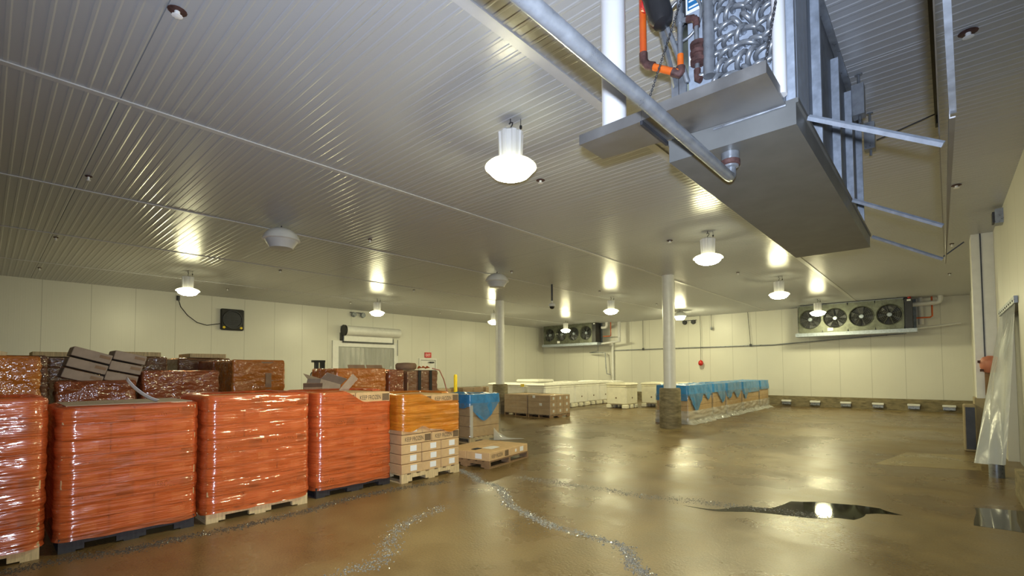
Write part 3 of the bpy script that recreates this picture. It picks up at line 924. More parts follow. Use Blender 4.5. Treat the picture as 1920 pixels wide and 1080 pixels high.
# ------------------------------------------------------------------ left wall
t = thing('wall_fan', 'square black wall fan on the left wall near the ceiling', 'fan', (XL, 5.99, 3.53), PI / 2)
part('housing', MB().cbox(-0.38, 0.38, -0.14, 0, -0.38, 0.38, 0.03), MAT['black'], t)
MX = Matrix.Rotation(PI / 2, 4, 'X')
part('shroud', MB().lathe([(0.34, 0.14), (0.33, 0.17), (0.29, 0.17), (0.28, 0.142)], 32, M=MX), MAT['dark_metal'], t, 40)
lv = MB()
for k in range(7):
    z = -0.24 + k * 0.08
    hw = math.sqrt(max(0.01, 0.28 ** 2 - z * z))
    lv.box(-hw, hw, -0.165, -0.155, z - 0.02, z + 0.012)
part('louvre', lv, MAT['dark_metal'], t)
for sx in (-0.28, 0.28):
    part('corner_clip', MB().lathe([(0.045, 0.13), (0.045, 0.15), (0.02, 0.155)], 10, M=Matrix.Translation((sx, 0, -0.29)) @ MX), MAT['yellow'], t)
pipe_obj('power_cable', 'black cable drooping on the left wall to the square fan', 'cable', [(-19.05, 4.34, 4.12), (-19.05, 4.42, 3.85), (-19.05, 4.62, 3.58), (-19.05, 4.9, 3.36), (-19.05, 5.2, 3.28), (-19.05, 5.62, 3.37)], 0.014, 'black', 6)
pipe_obj('cable_plug', 'small plug at the upper end of the drooping cable', 'plug', [(-19.04, 4.34, 4.06), (-19.04, 4.34, 4.22)], 0.05, 'dark_metal')

# roll up door with strip curtain
t = tag(bpy.data.objects.new('door_2', None), 'roll up door with rolled barrel over a clear strip curtain', 'door', None, 'structure')
COL.objects.link(t)
t.location = (XL, 0, 0)
part('opening', MB().box(0.002, 0.02, 10.08, 12.85, 0, 2.70), MAT['dark_void'], t)
fr_ = MB()
fr_.box(0, 0.10, 9.82, 10.08, 0, 2.70)
fr_.box(0, 0.10, 12.85, 13.05, 0, 2.70)
fr_.box(0, 0.10, 9.82, 13.05, 2.70, 2.95)
part('door_frame', fr_, MAT['white_paint'], t)
part('barrel', MB().lathe([(0.20, 10.28), (0.21, 10.33), (0.21, 12.95), (0.20, 13.0)], 28, c=(0, 0, 0), M=Matrix.Translation((0.26, 0, 3.39)) @ Matrix.Rotation(-PI / 2, 4, 'X')), MAT['white_paint'], t, 40)
part('barrel_end', MB().lathe([(0.235, 10.20), (0.235, 10.28)], 28, M=Matrix.Translation((0.26, 0, 3.39)) @ Matrix.Rotation(-PI / 2, 4, 'X')).box(0.0, 0.12, 10.18, 10.26, 2.95, 3.3), MAT['black'], t, 40)
part('door_leaf', MB().box(0.16, 0.19, 10.28, 12.70, 2.93, 3.20), MAT['white_paint'], t)
part('bottom_bar', MB().box(0.15, 0.21, 10.22, 12.75, 2.88, 2.935).box(0.15, 0.2, 12.7, 12.75, 2.9, 3.12), MAT['black'], t)
part('pull_cable', MB().cyl((0.15, 13.0, 2.35), (0.15, 13.0, 3.1), 0.012, 6), MAT['dark_metal'], t)
rnd = random.Random(3)
for k in range(11):
    y0 = 10.08 + k * 0.25
    ph = rnd.random() * 6
    mb = MB().grid(lambda u_, v_, y0=y0, ph=ph: (0.06 + 0.03 * math.sin(u_ * PI) + (0.015 if int(y0 * 4) % 2 else 0) + 0.012 * math.sin(v_ * 7 + ph), y0 + u_ * 0.28 * (1 if y0 + 0.28 < 12.85 else 0.9), 0.06 + v_ * 2.62), 6, 12)
    part('strip', mb, MAT['strip'], t, 180)
# exit door and sign
t = tag(bpy.data.objects.new('door_3', None), 'pale personnel door under a red exit sign', 'door', None, 'structure')
COL.objects.link(t)
t.location = (XL, 0, 0)
part('door_leaf', MB().box(0.005, 0.05, 14.42, 15.30, 0, 2.16), MAT['white_paint'], t)
part('door_frame', MB().box(0, 0.07, 14.32, 14.40, 0, 2.26).box(0, 0.07, 15.32, 15.40, 0, 2.26).box(0, 0.07, 14.40, 15.32, 2.18, 2.26), MAT['white_paint'], t)
part('frame_gap', MB().box(0.0, 0.055, 14.40, 14.42, 0, 2.18).box(0.0, 0.055, 15.30, 15.32, 0, 2.18).box(0, 0.055, 14.40, 15.32, 2.16, 2.18), MAT['dark_metal'], t)
part('door_closer', MB().box(0.05, 0.12, 14.95, 15.2, 2.03, 2.10).box(0.05, 0.2, 14.85, 14.95, 2.06, 2.08), MAT['dark_metal'], t)


def text_mesh(s, size, name='lettering', depth=0.0):
    cu = bpy.data.curves.new('t', 'FONT')
    cu.body = s
    cu.size = size
    cu.extrude = depth
    ob = bpy.data.objects.new('t', cu)
    COL.objects.link(ob)
    bpy.context.view_layer.update()
    dg = bpy.context.evaluated_depsgraph_get()
    me = bpy.data.meshes.new_from_object(ob.evaluated_get(dg))
    me.name = name
    bpy.data.objects.remove(ob)
    bpy.data.curves.remove(cu)
    me.transform(Matrix(((0, 0, 1, 0), (1, 0, 0, 0), (0, 1, 0, 0), (0, 0, 0, 1))))
    return me


t = thing('exit_sign', 'red exit sign above the pale personnel door', 'sign', (XL, 14.68, 2.30))
part('sign_box', MB().box(0, 0.06, 0, 0.38, 0, 0.26), MAT['exit'], t)
me = text_mesh('EXIT', 0.17)
o = link('lettering', me, MAT['white_label'], t, (0.063, 0.02, 0.065))
o.scale = (1, 0.85, 1)
# hanging camera, bollard
t = thing('security_camera', 'dome camera on a black pole hanging from the ceiling', 'camera', (-9.0, 11.86, ZC))
part('pole', MB().cyl((0, 0, -0.52), (0, 0, 0), 0.03, 10), MAT['black'], t)
part('camera_dome', MB().lathe([(0.02, -0.78), (0.06, -0.76), (0.085, -0.70)], 16), MAT['black'], t, 60)
part('camera_body', MB().lathe([(0.085, -0.70), (0.11, -0.69), (0.10, -0.62), (0.03, -0.58), (0.02, -0.50)], 16), MAT['white_paint'], t, 50)
t = part('bollard', MB().lathe([(0.085, 0), (0.085, 1.40), (0.06, 1.455), (0.02, 1.47)], 20, c=(-17.2, 15.05, 0)), MAT['yellow'], None, 50)
tag(t, 'yellow bollard standing before the left wall', 'bollard')

# ------------------------------------------------------------------ right side
t = thing('junction_box', 'small metal box on the right wall at the ceiling', 'box', (XR, 11.3, 4.14))
part('case', MB().box(-0.10, 0, -0.12, 0.12, -0.10, 0.14), MAT['galv'], t)
part('front_cover', MB().box(-0.13, -0.10, -0.09, 0.09, -0.08, 0.10), MAT['dark_metal'], t)
t = thing('dock_light', 'salmon coloured rounded fixture on the pilaster beside the plastic curtain', 'light fixture', (0.68, 13.3, 1.71))
part('head', MB().lathe([(0.02, -0.17), (0.10, -0.15), (0.15, -0.06), (0.16, 0.06), (0.11, 0.14), (0.03, 0.17)], 18, c=(0.02, -0.14, 0)), MAT['salmon'], t, 60)
part('knob', MB().box(-0.16, -0.10, -0.20, -0.10, 0.03, 0.08).box(-0.13, -0.08, -0.22, -0.12, -0.14, -0.09), MAT['rust'], t)
part('stem', MB().box(-0.06, 0.06, -0.06, 0.0, -0.6, 0.0), MAT['wood_mid'], t)
t = thing('bumper_slab', 'upright concrete slab with dark face below the pilaster', 'bumper', (0, 0, 0))
part('slab', MB().cbox(0.28, 0.47, 13.02, 13.24, 0, 0.93, 0.02), MAT['concrete_pale'], t)
part('dark_face', MB().box(0.315, 0.45, 13.008, 13.02, 0.05, 0.87), MAT['dark_metal'], t)
t = part('bollard', MB().lathe([(0.088, 0), (0.088, 0.82), (0.07, 0.85), (0.01, 0.86)], 24, c=(0.565, 10.26, 0)), MAT['galv'], None, 50)
tag(t, 'steel bollard half hidden behind the plastic curtain', 'bollard')
cbm = MB()
pts = [(0.82, 5.0), (0.70, 5.0)]
cb2 = MB().box(0.66, XR, -2.0, 9.0, 0, 0.34)
cb2.lathe([(0.17, 0), (0.17, 0.27), (0.15, 0.32), (0.10, 0.34)], 24, c=(0.83, 9.0, 0))
struct('trim_10', cb2, MAT['concrete'])


def curtain_pt(u_, v_):
    # u: 0 far edge, 1 near edge; v: 0 top, 1 bottom
    top = Vector((0.795, 12.1 - 2.3 * u_, 2.58))
    bot = Vector((0.325 + 0.32 * u_, 9.85 - 0.35 * u_, 0.24 + 0.06 * u_))
    e = v_
    p = top.lerp(bot, e)
    p.x -= 0.05 * math.sin(PI * v_) * math.sin(PI * u_) + 0.035 * v_ * math.sin(u_ * 15) * (0.3 + v_)
    p.y += 0.03 * v_ * math.cos(u_ * 12)
    return p


t = thing('plastic_curtain', 'large translucent plastic curtain pulled aside at the right doorway', 'curtain', (0, 0, 0))
part('sheet', MB().grid(curtain_pt, 40, 30), MAT['curtain'], t, 180)
part('top_rail', MB().box(0.775, 0.815, 9.7, 12.2, 2.56, 2.66), MAT['galv'], t)
for k in range(9):
    part('rivet', MB().lathe([(0.018, 0), (0.012, 0.008)], 8, M=Matrix.Translation((0.775, 9.85 + k * 0.27, 2.60)) @ Matrix.Rotation(-PI / 2, 4, 'Y')), MAT['dark_metal'], t)


# ------------------------------------------------------------------ pallets, cartons, wrapped loads
# every load: local x runs from the front (0) back to -depth, y along the front, z up
def pallet_mesh(w_, d_, h=0.13):
    mb = MB()
    ns = 3
    for k in range(ns):                       # stringers along y with two fork notches
        x1 = -k * (d_ - 0.045) / (ns - 1)
        x0 = x1 - 0.045
        mb.box(x0, x1, 0, w_, 0.065, h - 0.018)
        for (a, b) in ((0, 0.17), (0.39, 0.61), (0.83, 1.0)):
            mb.box(x0, x1, a * w_, b * w_, 0.014, 0.065)
    nb = 7
    for k in range(nb):                       # deck boards along x
        y0 = k * (w_ - 0.10) / (nb - 1)
        mb.box(-d_, 0, y0, y0 + 0.10, h - 0.018, h)
    for y0 in (0, w_ / 2 - 0.06, w_ - 0.12):
        mb.box(-d_, 0, y0, y0 + 0.12, 0, 0.014)
    return mb


_cm = {}
def carton_mesh(d, w_, h):
    k = (round(d, 3), round(w_, 3), round(h, 3))
    if k not in _cm:
        _cm[k] = MB().cbox(-d, 0, 0.004, w_ - 0.004, 0, h, 0.007).mesh('carton')
    return _cm[k]


def mesh_for(me, mat):
    """one copy of a mesh per material"""
    k = (me.name, mat.name)
    if k not in _cm:
        c = me.copy()
        c.materials.clear()
        c.materials.append(mat)
        _cm[k] = c
    return _cm[k]


TXT = text_mesh('KEEP FROZEN', 0.088)
TXT.transform(Matrix.Diagonal((1, 0.62, 1.0, 1)))
LBL = MB().box(0, 0.002, 0, 0.115, 0, 0.085).mesh('printed_label')
LBL_P = MB()
for k in range(5):
    LBL_P.box(0.002, 0.0024, 0.012, 0.012 + (0.09, 0.06, 0.085, 0.04, 0.07)[k], 0.012 + k * 0.014, 0.016 + k * 0.014)
LBL_P = LBL_P.mesh('label_print')
MAT['label_print'] = simple('grey_label_print', (0.45, 0.45, 0.46), 0.6)
SPEC = MB().box(0, 0.001, 0, 0.115, 0, 0.10).mesh('printed_panel')


def dress(c, kind, w_, h, print_mat='print'):
    """label or lettering on a carton front"""
    if kind == 'A':
        l = link('printed_label', mesh_for(LBL, MAT['white_label']), None, c, (0.0005, w_ * 0.42, h * 0.24))
    elif kind == 'B':
        link('lettering', mesh_for(TXT, MAT[print_mat]), None, c, (0.0015, 0.06, h * 0.30))
        link('printed_panel', mesh_for(SPEC, MAT['print_brown']), None, c, (0.0006, w_ * 0.76, h * 0.15))


def layer_cartons(root, kind, z, h, w_, d_, mat, jit, full, marks, print_mat='print', front=True):
    rows = []
    if kind == 'A':
        rows.append((3, 0.0, d_ * 0.6))
        if full: rows.append((2, -d_ * 0.6, d_ * 0.4))
    else:
        rows.append((2, 0.0, d_ * 0.4))
        if full: rows.append((3, -d_ * 0.4, d_ * 0.6))
    for ri, (nn, x0, dd) in enumerate(rows):
        cw = w_ / nn
        for i in range(nn):
            me = mesh_for(carton_mesh(dd - 0.006, cw, h), mat)
            c = link('carton', me, None, root, (x0 + jit.uniform(-0.008, 0.004), i * cw, z))
            if marks and ri == 0: dress(c, kind, cw, h, print_mat)


def rrect(w_, d_, r, step):
    """points and outward normals round a rectangle x -d..0, y 0..w, starting at the front left corner"""
    out = []
    na = 10 if r > 0.07 else 4
    def arc(cx, cy, a0):
        for k in range(na + 1):
            a = a0 + PI / 2 * k / na
            out.append((cx + r * math.cos(a), cy + r * math.sin(a), math.cos(a), math.sin(a)))
    def run(x0, y0, x1, y1, nx, ny):
        L = math.hypot(x1 - x0, y1 - y0)
        n = max(2, int(L / step))
        for k in range(1, n):
            t_ = k / n
            out.append((x0 + (x1 - x0) * t_, y0 + (y1 - y0) * t_, nx, ny))
    arc(-r, r, -PI / 2)                       # front left corner, from -y normal to +x normal
    run(0, r, 0, w_ - r, 1, 0)
    arc(-r, w_ - r, 0)
    run(-r, w_, -d_ + r, w_, 0, 1)
    arc(-d_ + r, w_ - r, PI / 2)
    run(-d_, w_ - r, -d_, r, -1, 0)
    arc(-d_ + r, r, PI)
    run(-d_ + r, 0, -r, 0, 0, -1)
    return out


def wrap_mesh(w_, d_, z0, ztop, lay, seed, step=0.035, off=0.012, r=0.035, bulge=0.010, crumple=0.012, top=0.16, hem=0.03, zbase=0.13, rowh=0.026, skirt=None):
    """skin of stretch film; z0/ztop may be functions of the local (x, y)"""
    per = rrect(w_, d_, r, step)
    f0 = z0 if callable(z0) else (lambda x, y: z0)
    f1 = ztop if callable(ztop) else (lambda x, y: ztop)
    zmax = max(f1(p[0], p[1]) for p in per)
    zmin = min(f0(p[0], p[1]) for p in per)
    nr = max(4, int((zmax - zmin) / rowh))
    ntop = 5 if top else 0
    vs = []
    S = Vector((seed * 7.13, seed * 3.7, 0))
    for j in range(nr + 1 + ntop):
        for (x, y, nx, ny) in per:
            a, b = f0(x, y), f1(x, y)
            a += hem * noise.noise(Vector((x * 4, y * 4, seed)))
            if j <= nr:
                t_ = j / nr
                z = a + (b - a) * t_
                o = off
                if lay:
                    q = ((z - zbase) / lay) % 1.0
                    q = min(q, 1 - q)
                    o -= bulge * math.exp(-(q / 0.07) ** 2)
                o += crumple * noise.noise(Vector((x * 3, y * 3, z * 14)) + S) + crumple * 0.25 * noise.noise(Vector((x * 7, y * 7, z * 24)) + S)
                if skirt:
                    o += skirt * max(0.02, nx) ** 3 * max(0, 1 - t_ * nr / 3) * (0.6 + noise.noise(Vector((x * 5, y * 5, seed))))
                o = max(o, 0.003)
                vs.append((x + nx * o, y + ny * o, z))
            else:
                k = (j - nr) / ntop
                cx, cy = -d_ / 2, w_ / 2
                z = b + 0.014 * math.sin(min(1, k * 2) * PI) + 0.02 * noise.noise(Vector((x * 6, y * 6, k * 3)) + S) * k + 0.004
                ins = top * k * (0.75 + 0.5 * noise.noise(Vector((x * 4, y * 4, 0)) + S))
                vx = x - nx * ins
                vy = y - ny * ins
                vs.append((vx, vy, z))
    n = len(per)
    fs = []
    for j in range(nr + ntop):
        for i in range(n):
            k = (i + 1) % n
            fs.append((j * n + i, j * n + k, (j + 1) * n + k, (j + 1) * n + i))
    return MB().add(vs, fs)


def wrapped(label, x, y, w_, d_, lay, nlay, pat, filmname, pal='wood', cmat='card', seed=1, z0=0.10, ztop=None, rz=0.0, group=None, marks=True,
            step=0.035, rowh=0.026, crumple=0.012, top=0.16, full_layers=2, print_mat='print', pz=0.13, cat='pallet load', hem=0.03, filmkw={}):
    t = thing('wrapped_pallet_load', label, cat, (x, y, 0), rz, group)
    part('pallet', pallet_mesh(w_, d_), MAT[pal], t)
    jit = random.Random(seed)
    H = pz + lay * nlay
    for i in range(nlay):
        layer_cartons(t, pat[i % len(pat)], pz + i * lay, lay - 0.007, w_, d_, MAT[cmat], jit, i >= nlay - full_layers, marks, print_mat)
    part('stretch_film', wrap_mesh(w_, d_, z0, ztop if ztop is not None else H + 0.006, lay, seed, step, crumple=crumple, top=top, rowh=rowh, hem=hem, **filmkw), MAT[filmname], t, 60)
    return t


# front row, left to right
def smooth(t_):
    t_ = max(0.0, min(1.0, t_))
    return t_ * t_ * (3 - 2 * t_)


G1 = 'orange wrapped loads in the front row'
wrapped('orange wrapped carton load cut by the left picture edge, on a pale pallet', -6.0, -0.80, 1.17, 1.0, 0.160, 8, 'ABABAABA', 'film_red', 'wood', seed=11, group=G1, print_mat='print_brown', filmkw=dict(off=0.038, r=0.10))
wrapped('orange wrapped carton load on a black pallet with a paper sheet on top', -6.0, 0.49, 1.06, 1.0, 0.148, 8, 'AABABAAB', 'film_red', 'wood_dark', seed=12, group=G1, print_mat='print_brown', top=0.05, filmkw=dict(off=0.038, r=0.10))
wrapped('tall orange wrapped carton load with a bright shine, on a pale notched pallet', -5.96, 1.65, 1.11, 1.0, 0.155, 8, 'ABAABAAB', 'film_red', 'wood', seed=13, group=G1, print_mat='print_brown', filmkw=dict(off=0.038, r=0.10))
wrapped('orange wrapped load with a bare lettered carton showing at its top right', -6.06, 2.92, 1.11, 1.0, 0.153, 8, 'BBBAABAB', 'film_red', 'wood_dark', seed=14, group=G1, filmkw=dict(off=0.038, r=0.10),
        ztop=lambda x, y: 1.365 - (0.0 if x < -0.3 else 0.16 * smooth((y - 0.36) / 0.36)))
wrapped('half wrapped brown carton load with yellow orange film on its upper layers', -5.90, 4.12, 1.12, 1.0, 0.144, 8, 'AAABABAB', 'film_orange', 'wood', seed=15, group=G1, filmkw=dict(off=0.038, r=0.10),
        z0=lambda x, y: 0.73 + 0.05 * math.sin(y * 3 + 1), ztop=lambda x, y: 1.29 - (0.0 if x < -0.3 else 0.13 * smooth((y - 0.30) / 0.40)), full_layers=8, hem=0.08)
# sheet of paper standing on the second load
t = part('paper_sheet', MB().grid(lambda u_, v_: (-6.22 + 0.10 * u_ + 0.04 * v_, 0.98 + 0.26 * v_ ** 1.2, 1.338 + 0.235 * (1 - v_) ** 1.4 + 0.03 * u_), 6, 14), MAT['white_label'], None, 180)
tag(t, 'curled white paper sheet standing on top of the second orange load', 'paper')
part('blue_print', MB().grid(lambda u_, v_: (-6.2175 + 0.10 * (0.3 + 0.6 * u_) + 0.04 * (0.15 + 0.3 * v_), 0.981 + 0.26 * (0.15 + 0.3 * v_) ** 1.2, 1.341 + 0.235 * (0.85 - 0.3 * v_) ** 1.4 + 0.03 * (0.3 + 0.6 * u_)), 4, 6), MAT['blue_label'], t, 180)
t.modifiers.new('thick', 'SOLIDIFY').thickness = 0.001
t = part('cover_board', MB().box(-6.90, -6.03, 0.52, 1.52, 1.334, 1.342), MAT['card_grey'])
tag(t, 'flat grey cardboard cover lying on top of the second orange load', 'cardboard')

# second row and further back
def pile(label, x, y, w_, d_, h, nlay, filmname, seed, cmat='card', **kw):
    return wrapped(label, x, y, w_, d_, (h - 0.13) / nlay, nlay, kw.pop('pat', 'B'), filmname, 'wood_mid', cmat, seed, marks=False, step=0.06, rowh=0.05,
                   full_layers=1, crumple=kw.pop('crumple', 0.03), **kw)


pile('brown filmed load at the left edge behind the first orange load', -7.6, -0.80, 1.23, 1.1, 1.82, 5, 'film_amber', 21, 'card_dark')
pile('dark maroon filmed load between the left edge load and the leaning carton stacks', -8.95, -0.50, 1.08, 1.0, 1.86, 5, 'film_dark', 22, 'card_dark')
pile('brown filmed load carrying the two leaning carton stacks', -9.2, 0.69, 0.88, 1.0, 1.40, 4, 'film_brown', 23, 'card_dark', ztop=1.52)
pile('low dark brown filmed load right of the leaning carton stacks', -9.2, 1.66, 1.04, 1.0, 1.655, 3, 'film_brown', 24, 'card_dark')
pile('tall amber brown filmed load with a dark slot, rising behind the shiny orange load', -10.3, 3.27, 0.98, 1.05, 1.865, 4, 'film_amber', 25, 'card_dark')
part_slot = part('gap_strip', MB().box(0.016, 0.03, 0.60, 0.71, 1.05, 1.62), MAT['card_dark'], bpy.data.objects['stretch_film.009'] if 'stretch_film.009' in bpy.data.objects else None)
pile('amber filmed load with lettered orange end, farther back than the tall one', -11.45, 3.25, 1.0, 1.05, 1.87, 4, 'film_brown', 26, 'card_dark')
pile('dark brown carton load under a tan board near the left wall fan', -12.5, 1.70, 0.96, 1.0, 1.96, 4, 'film_dark', 27, 'card_dark')
pile('olive brown carton load under a tan board behind the tall amber load', -12.72, 2.93, 1.04, 1.0, 1.95, 4, 'film_dark', 28, 'card_dark')
pile('dark load under a tan board behind the leaning carton stacks', -12.5, 0.45, 1.1, 1.0, 1.93, 4, 'film_dark', 29, 'card_dark')
for (x, y, wd, z, lb) in ((-12.5, 1.85, 0.70, 1.985, 'tan board lying on the dark load near the left wall fan'),
                          (-12.55, 3.10, 0.72, 1.975, 'tan board lying on the olive brown load'),
                          (-12.5, 0.60, 0.95, 1.955, 'tan board lying on the load behind the leaning stacks')):
    t = part('top_board', MB().box(x - 0.9, x + 0.03, y, y + wd, z, z + 0.09), MAT['wood'])
    tag(t, lb, 'board')
t = part('wooden_board', MB().box(-0.03, 0.0, -0.05, 0.05, 0, 0.42, Matrix.Translation((-8.2, 0.035, 1.50)) @ Matrix.Rotation(-0.25, 4, 'X')), MAT['wood'])
t.location = (0, 0, 0)
tag(t, 'short pale wooden board standing up at the far left edge', 'board')
# leaning carton stacks
for (y0, nm) in ((0.735, 'left'), (1.205, 'right')):
    for k, lv_ in enumerate(('lowest', 'middle', 'top')):
        c = link('leaning_carton', mesh_for(carton_mesh(0.55, 0.46 if nm == 'left' else 0.40, 0.135), MAT['card_grey']), None, None,
                 (-9.22, y0 - 0.010 + 0.05 * k, 1.565 + 0.155 * k + (0.03 if nm == 'left' else -0.02)), (-0.30 if nm == 'left' else -0.24, 0, 0))
        tag(c, '%s grey carton of the %s leaning stack on the brown filmed load' % (lv_, nm), 'carton', 'leaning grey cartons')
        wd = 0.46 if nm == 'left' else 0.40
        link('printed_panel', mesh_for(MB().box(0, 0.001, 0, 0.13, 0, 0.045).mesh('pp'), MAT['card_dark']), None, c, (0.001, wd - 0.15, 0.06))
# loads right of the gap
pile('dark low load behind the gap, carrying torn open cartons', -7.75, 3.32, 0.92, 0.9, 1.24, 3, 'film_dark', 30, 'card_dark')


def open_carton(label, loc, rz, s=1.0, mat='card_grey'):
    t = thing('open_carton', label, 'carton', loc, rz, 'torn open cartons')
    a, b, h = 0.36 * s, 0.26 * s, 0.16 * s
    mb = MB()
    mb.box(-b, 0, 0, a, 0, 0.006)
    mb.box(-0.006, 0, 0, a, 0, h).box(-b, -b + 0.006, 0, a, 0, h).box(-b, 0, 0, 0.006, 0, h).box(-b, 0, a - 0.006, a, 0, h)
    part('carton_body', mb, MAT[mat], t)
    for (M_, ww) in ((Matrix.Translation((0, 0, h)) @ Matrix.Rotation(-0.7, 4, 'Y'), a), (Matrix.Translation((-b, 0, h)) @ Matrix.Rotation(0.6 + PI, 4, 'Y'), a)):
        part('flap', MB().box(0, 0.13 * s, 0, ww, 0, 0.006, M_), MAT[mat], t)
    return t


o1 = open_carton('large torn open carton lying on top of the dark low load', (-7.80, 3.78, 1.265), 0.3, 1.25)
o1.rotation_euler = (-0.25, 0.0, 0.25)
o1.location.z = 1.33
o2 = open_carton('smaller torn carton in front of the large open one', (-7.78, 3.52, 1.26), -0.4, 0.8, 'card_dark')
pile('amber filmed load with open carton flaps on top, before the roll up door', -8.4, 4.42, 1.06, 1.0, 1.68, 4, 'film_amber', 31, 'card', crumple=0.04, top=0.05)
for k, (yy, lb) in enumerate(((4.75, 'left brown carton flap sticking up from the amber load'), (5.15, 'right brown carton flap sticking up from the amber load'))):
    t = part('carton_flap', MB().box(-0.006, 0, 0, 0.36, 0, 0.10, Matrix.Translation((-8.55, yy, 1.685)) @ Matrix.Rotation(-0.5, 4, 'Y')), MAT['card_dark'])
    tag(t, lb, 'cardboard')
t = part('cardboard_sheet', MB().box(-0.008, 0, 0, 0.12, 0, 0.34, Matrix.Translation((-6.95, 3.70, 1.36)) @ Matrix.Rotation(-0.75, 4, 'X')), MAT['card_grey'])
tag(t, 'leaning cardboard strip in front of the amber load', 'cardboard')
pile('maroon brown filmed load between the amber load and the strapped bundle', -8.4, 5.56, 0.36, 1.0, 1.655, 3, 'film_brown', 32, 'card_grey', crumple=0.02)
t = pile('brown filmed load with black straps beneath a round bundle', -8.4, 6.01, 0.80, 1.0, 1.64, 3, 'film_dark', 33, 'card', crumple=0.035)
for yy in (0.26, 0.56):
    part('strap', MB().box(0.02, 0.035, yy, yy + 0.07, 1.18, 1.66), MAT['black'], t)
t = part('round_bundle', MB().lathe([(0.18, 0), (0.225, 0.03), (0.23, 0.11), (0.20, 0.15), (0.05, 0.16)], 20, c=(-8.75, 6.22, 1.668)), MAT['card_dark'], None, 60)
tag(t, 'round brown wrapped bundle on top of the strapped load', 'bundle')
t = thing('orange_film_scrap', 'bright orange film scrap with a strand hanging from the strapped load', 'film', (0, 0, 0))
part('film_wad', MB().grid(lambda u_, v_: (-8.62 + 0.12 * v_, 6.42 + 0.28 * u_, 1.69 + 0.07 * abs(math.sin(u_ * 8)) * (1 - v_) + 0.02 * v_), 14, 4), MAT['orange_paint'], t, 180)
part('film_strand', MB().tube([(-8.45, 6.70, 1.70), (-8.36, 6.84, 1.66), (-8.34, 6.95, 1.45), (-8.34, 7.05, 1.15), (-8.34, 7.10, 0.95)], 0.013, 6), MAT['salmon'], t, 60)

# stacker truck standing behind
t = thing('stacker_truck', 'black mast of a stacker truck standing before the left wall', 'stacker', (-13.0, 6.18, 0))
part('mast_rail', MB().box(-0.10, 0, 0.04, 0.13, 0.05, 1.93), MAT['dark_metal'], t)
part('mast_rail', MB().box(-0.10, 0, 0.20, 0.31, 0.05, 1.93), MAT['black'], t)
part('cross_bar', MB().box(-0.10, 0.02, -0.04, 0.31, 1.90, 1.96).box(-0.05, 0, 0.13, 0.2, 1.0, 1.05), MAT['black'], t)
part('handle', MB().tube([(0.05, -0.12, 0.9), (0.05, -0.12, 1.58), (0.05, -0.09, 1.62), (0.05, 0.22, 1.62)], 0.018, 8), MAT['black'], t, 60)
part('chassis', MB().cbox(-0.3, 0.3, -0.2, 0.5, 0.08, 0.75, 0.04), MAT['dark_metal'], t)
for yy in (-0.12, 0.4):
    part('wheel', MB().lathe([(0.07, -0.03), (0.075, 0), (0.07, 0.03)], 14, M=Matrix.Translation((0.1, yy, 0.075)) @ Matrix.Rotation(PI / 2, 4, 'X')), MAT['black'], t, 50)

# ------------------------------------------------------------------ low unwrapped pallet
RZ = -math.atan2(-0.215, 1.29)
RZ = math.atan2(0.215, 1.29)
PX, PY = -5.66, 5.69
t = thing('pallet', 'brown wooden pallet with one layer of cartons beside the half wrapped load', 'pallet', (PX, PY, 0), RZ)
W2, D2 = 1.28, 1.02
pm = MB()
for k in range(3):
    y0 = k * (W2 - 0.05) / 2
    part('stringer', MB().box(-D2, 0, y0, y0 + 0.05, 0.065, 0.105).box(-D2, -D2 + 0.17, y0, y0 + 0.05, 0.014, 0.065).box(-0.6 * D2, -0.4 * D2, y0, y0 + 0.05, 0.014, 0.065).box(-0.17, 0, y0, y0 + 0.05, 0.014, 0.065), MAT['wood_mid'], t)
for k in range(7):
    x0 = -D2 + k * (D2 - 0.10) / 6
    part('deck_board', MB().box(x0, x0 + 0.10, 0, W2, 0.105, 0.122), MAT['wood_mid'], t)
for x0 in (-D2, -D2 / 2 - 0.05, -0.10):
    part('bottom_board', MB().box(x0, x0 + 0.10, 0, W2, 0, 0.014), MAT['wood_mid'], t)
names = [('front left carton lettered on its face, on the low pallet', 0.0, 0.0, 0.62, 0.50, 'B'),
         ('front right carton with two white labels on the low pallet', 0.0, 0.63, 0.62, 0.50, 'L'),
         ('rear left carton of the low pallet, beside the half wrapped load', -0.505, 0.0, 0.62, 0.50, 'N'),
         ('rear right carton of the low pallet, nearest the blue bagged box', -0.505, 0.63, 0.62, 0.50, 'N')]
Mp = Matrix.Translation((PX, PY, 0)) @ Matrix.Rotation(RZ, 4, 'Z')
for lb, x0, y0, wd, dd, kd in names:
    c = link('carton', mesh_for(carton_mesh(dd, wd, 0.142), MAT['card']), None, None, Mp @ Vector((x0, y0 + 0.01, 0.1225)), (0, 0, RZ))
    tag(c, lb, 'carton', 'cartons on the low pallet')
    if kd == 'B': dress(c, 'B', wd, 0.142)
    if kd == 'L':
        link('printed_label', mesh_for(LBL, MAT['white_label']), None, c, (0.0005, wd * 0.55, 0.035))
        s_ = link('printed_label', mesh_for(LBL, MAT['white_label']), None, c, (0.0005, wd * 0.28, 0.05))
        s_.scale = (1, 0.4, 0.6)
    if y0 == 0:
        s_ = link('printed_label', mesh_for(LBL, MAT['white_label']), None, c, (-0.30, 0.0035, 0.03), (0, 0, -PI / 2))
        s_.scale = (1, 1.2, 1)
t = part('paper_sheet', MB().grid(lambda u_, v_: tuple(Mp @ Vector((-0.42 + 0.22 * u_, 0.36 + 0.26 * v_, 0.267 + 0.012 * math.sin(u_ * 3) * v_))), 6, 6), MAT['white_label'], None, 180)
tag(t, 'white paper sheet lying on the low pallet cartons', 'paper')
t = part('black_strip', MB().box(-0.50, -0.40, 0.16, 0.34, 0.266, 0.272, Mp), MAT['black'])
tag(t, 'small black strip lying on the low pallet cartons', 'strip')
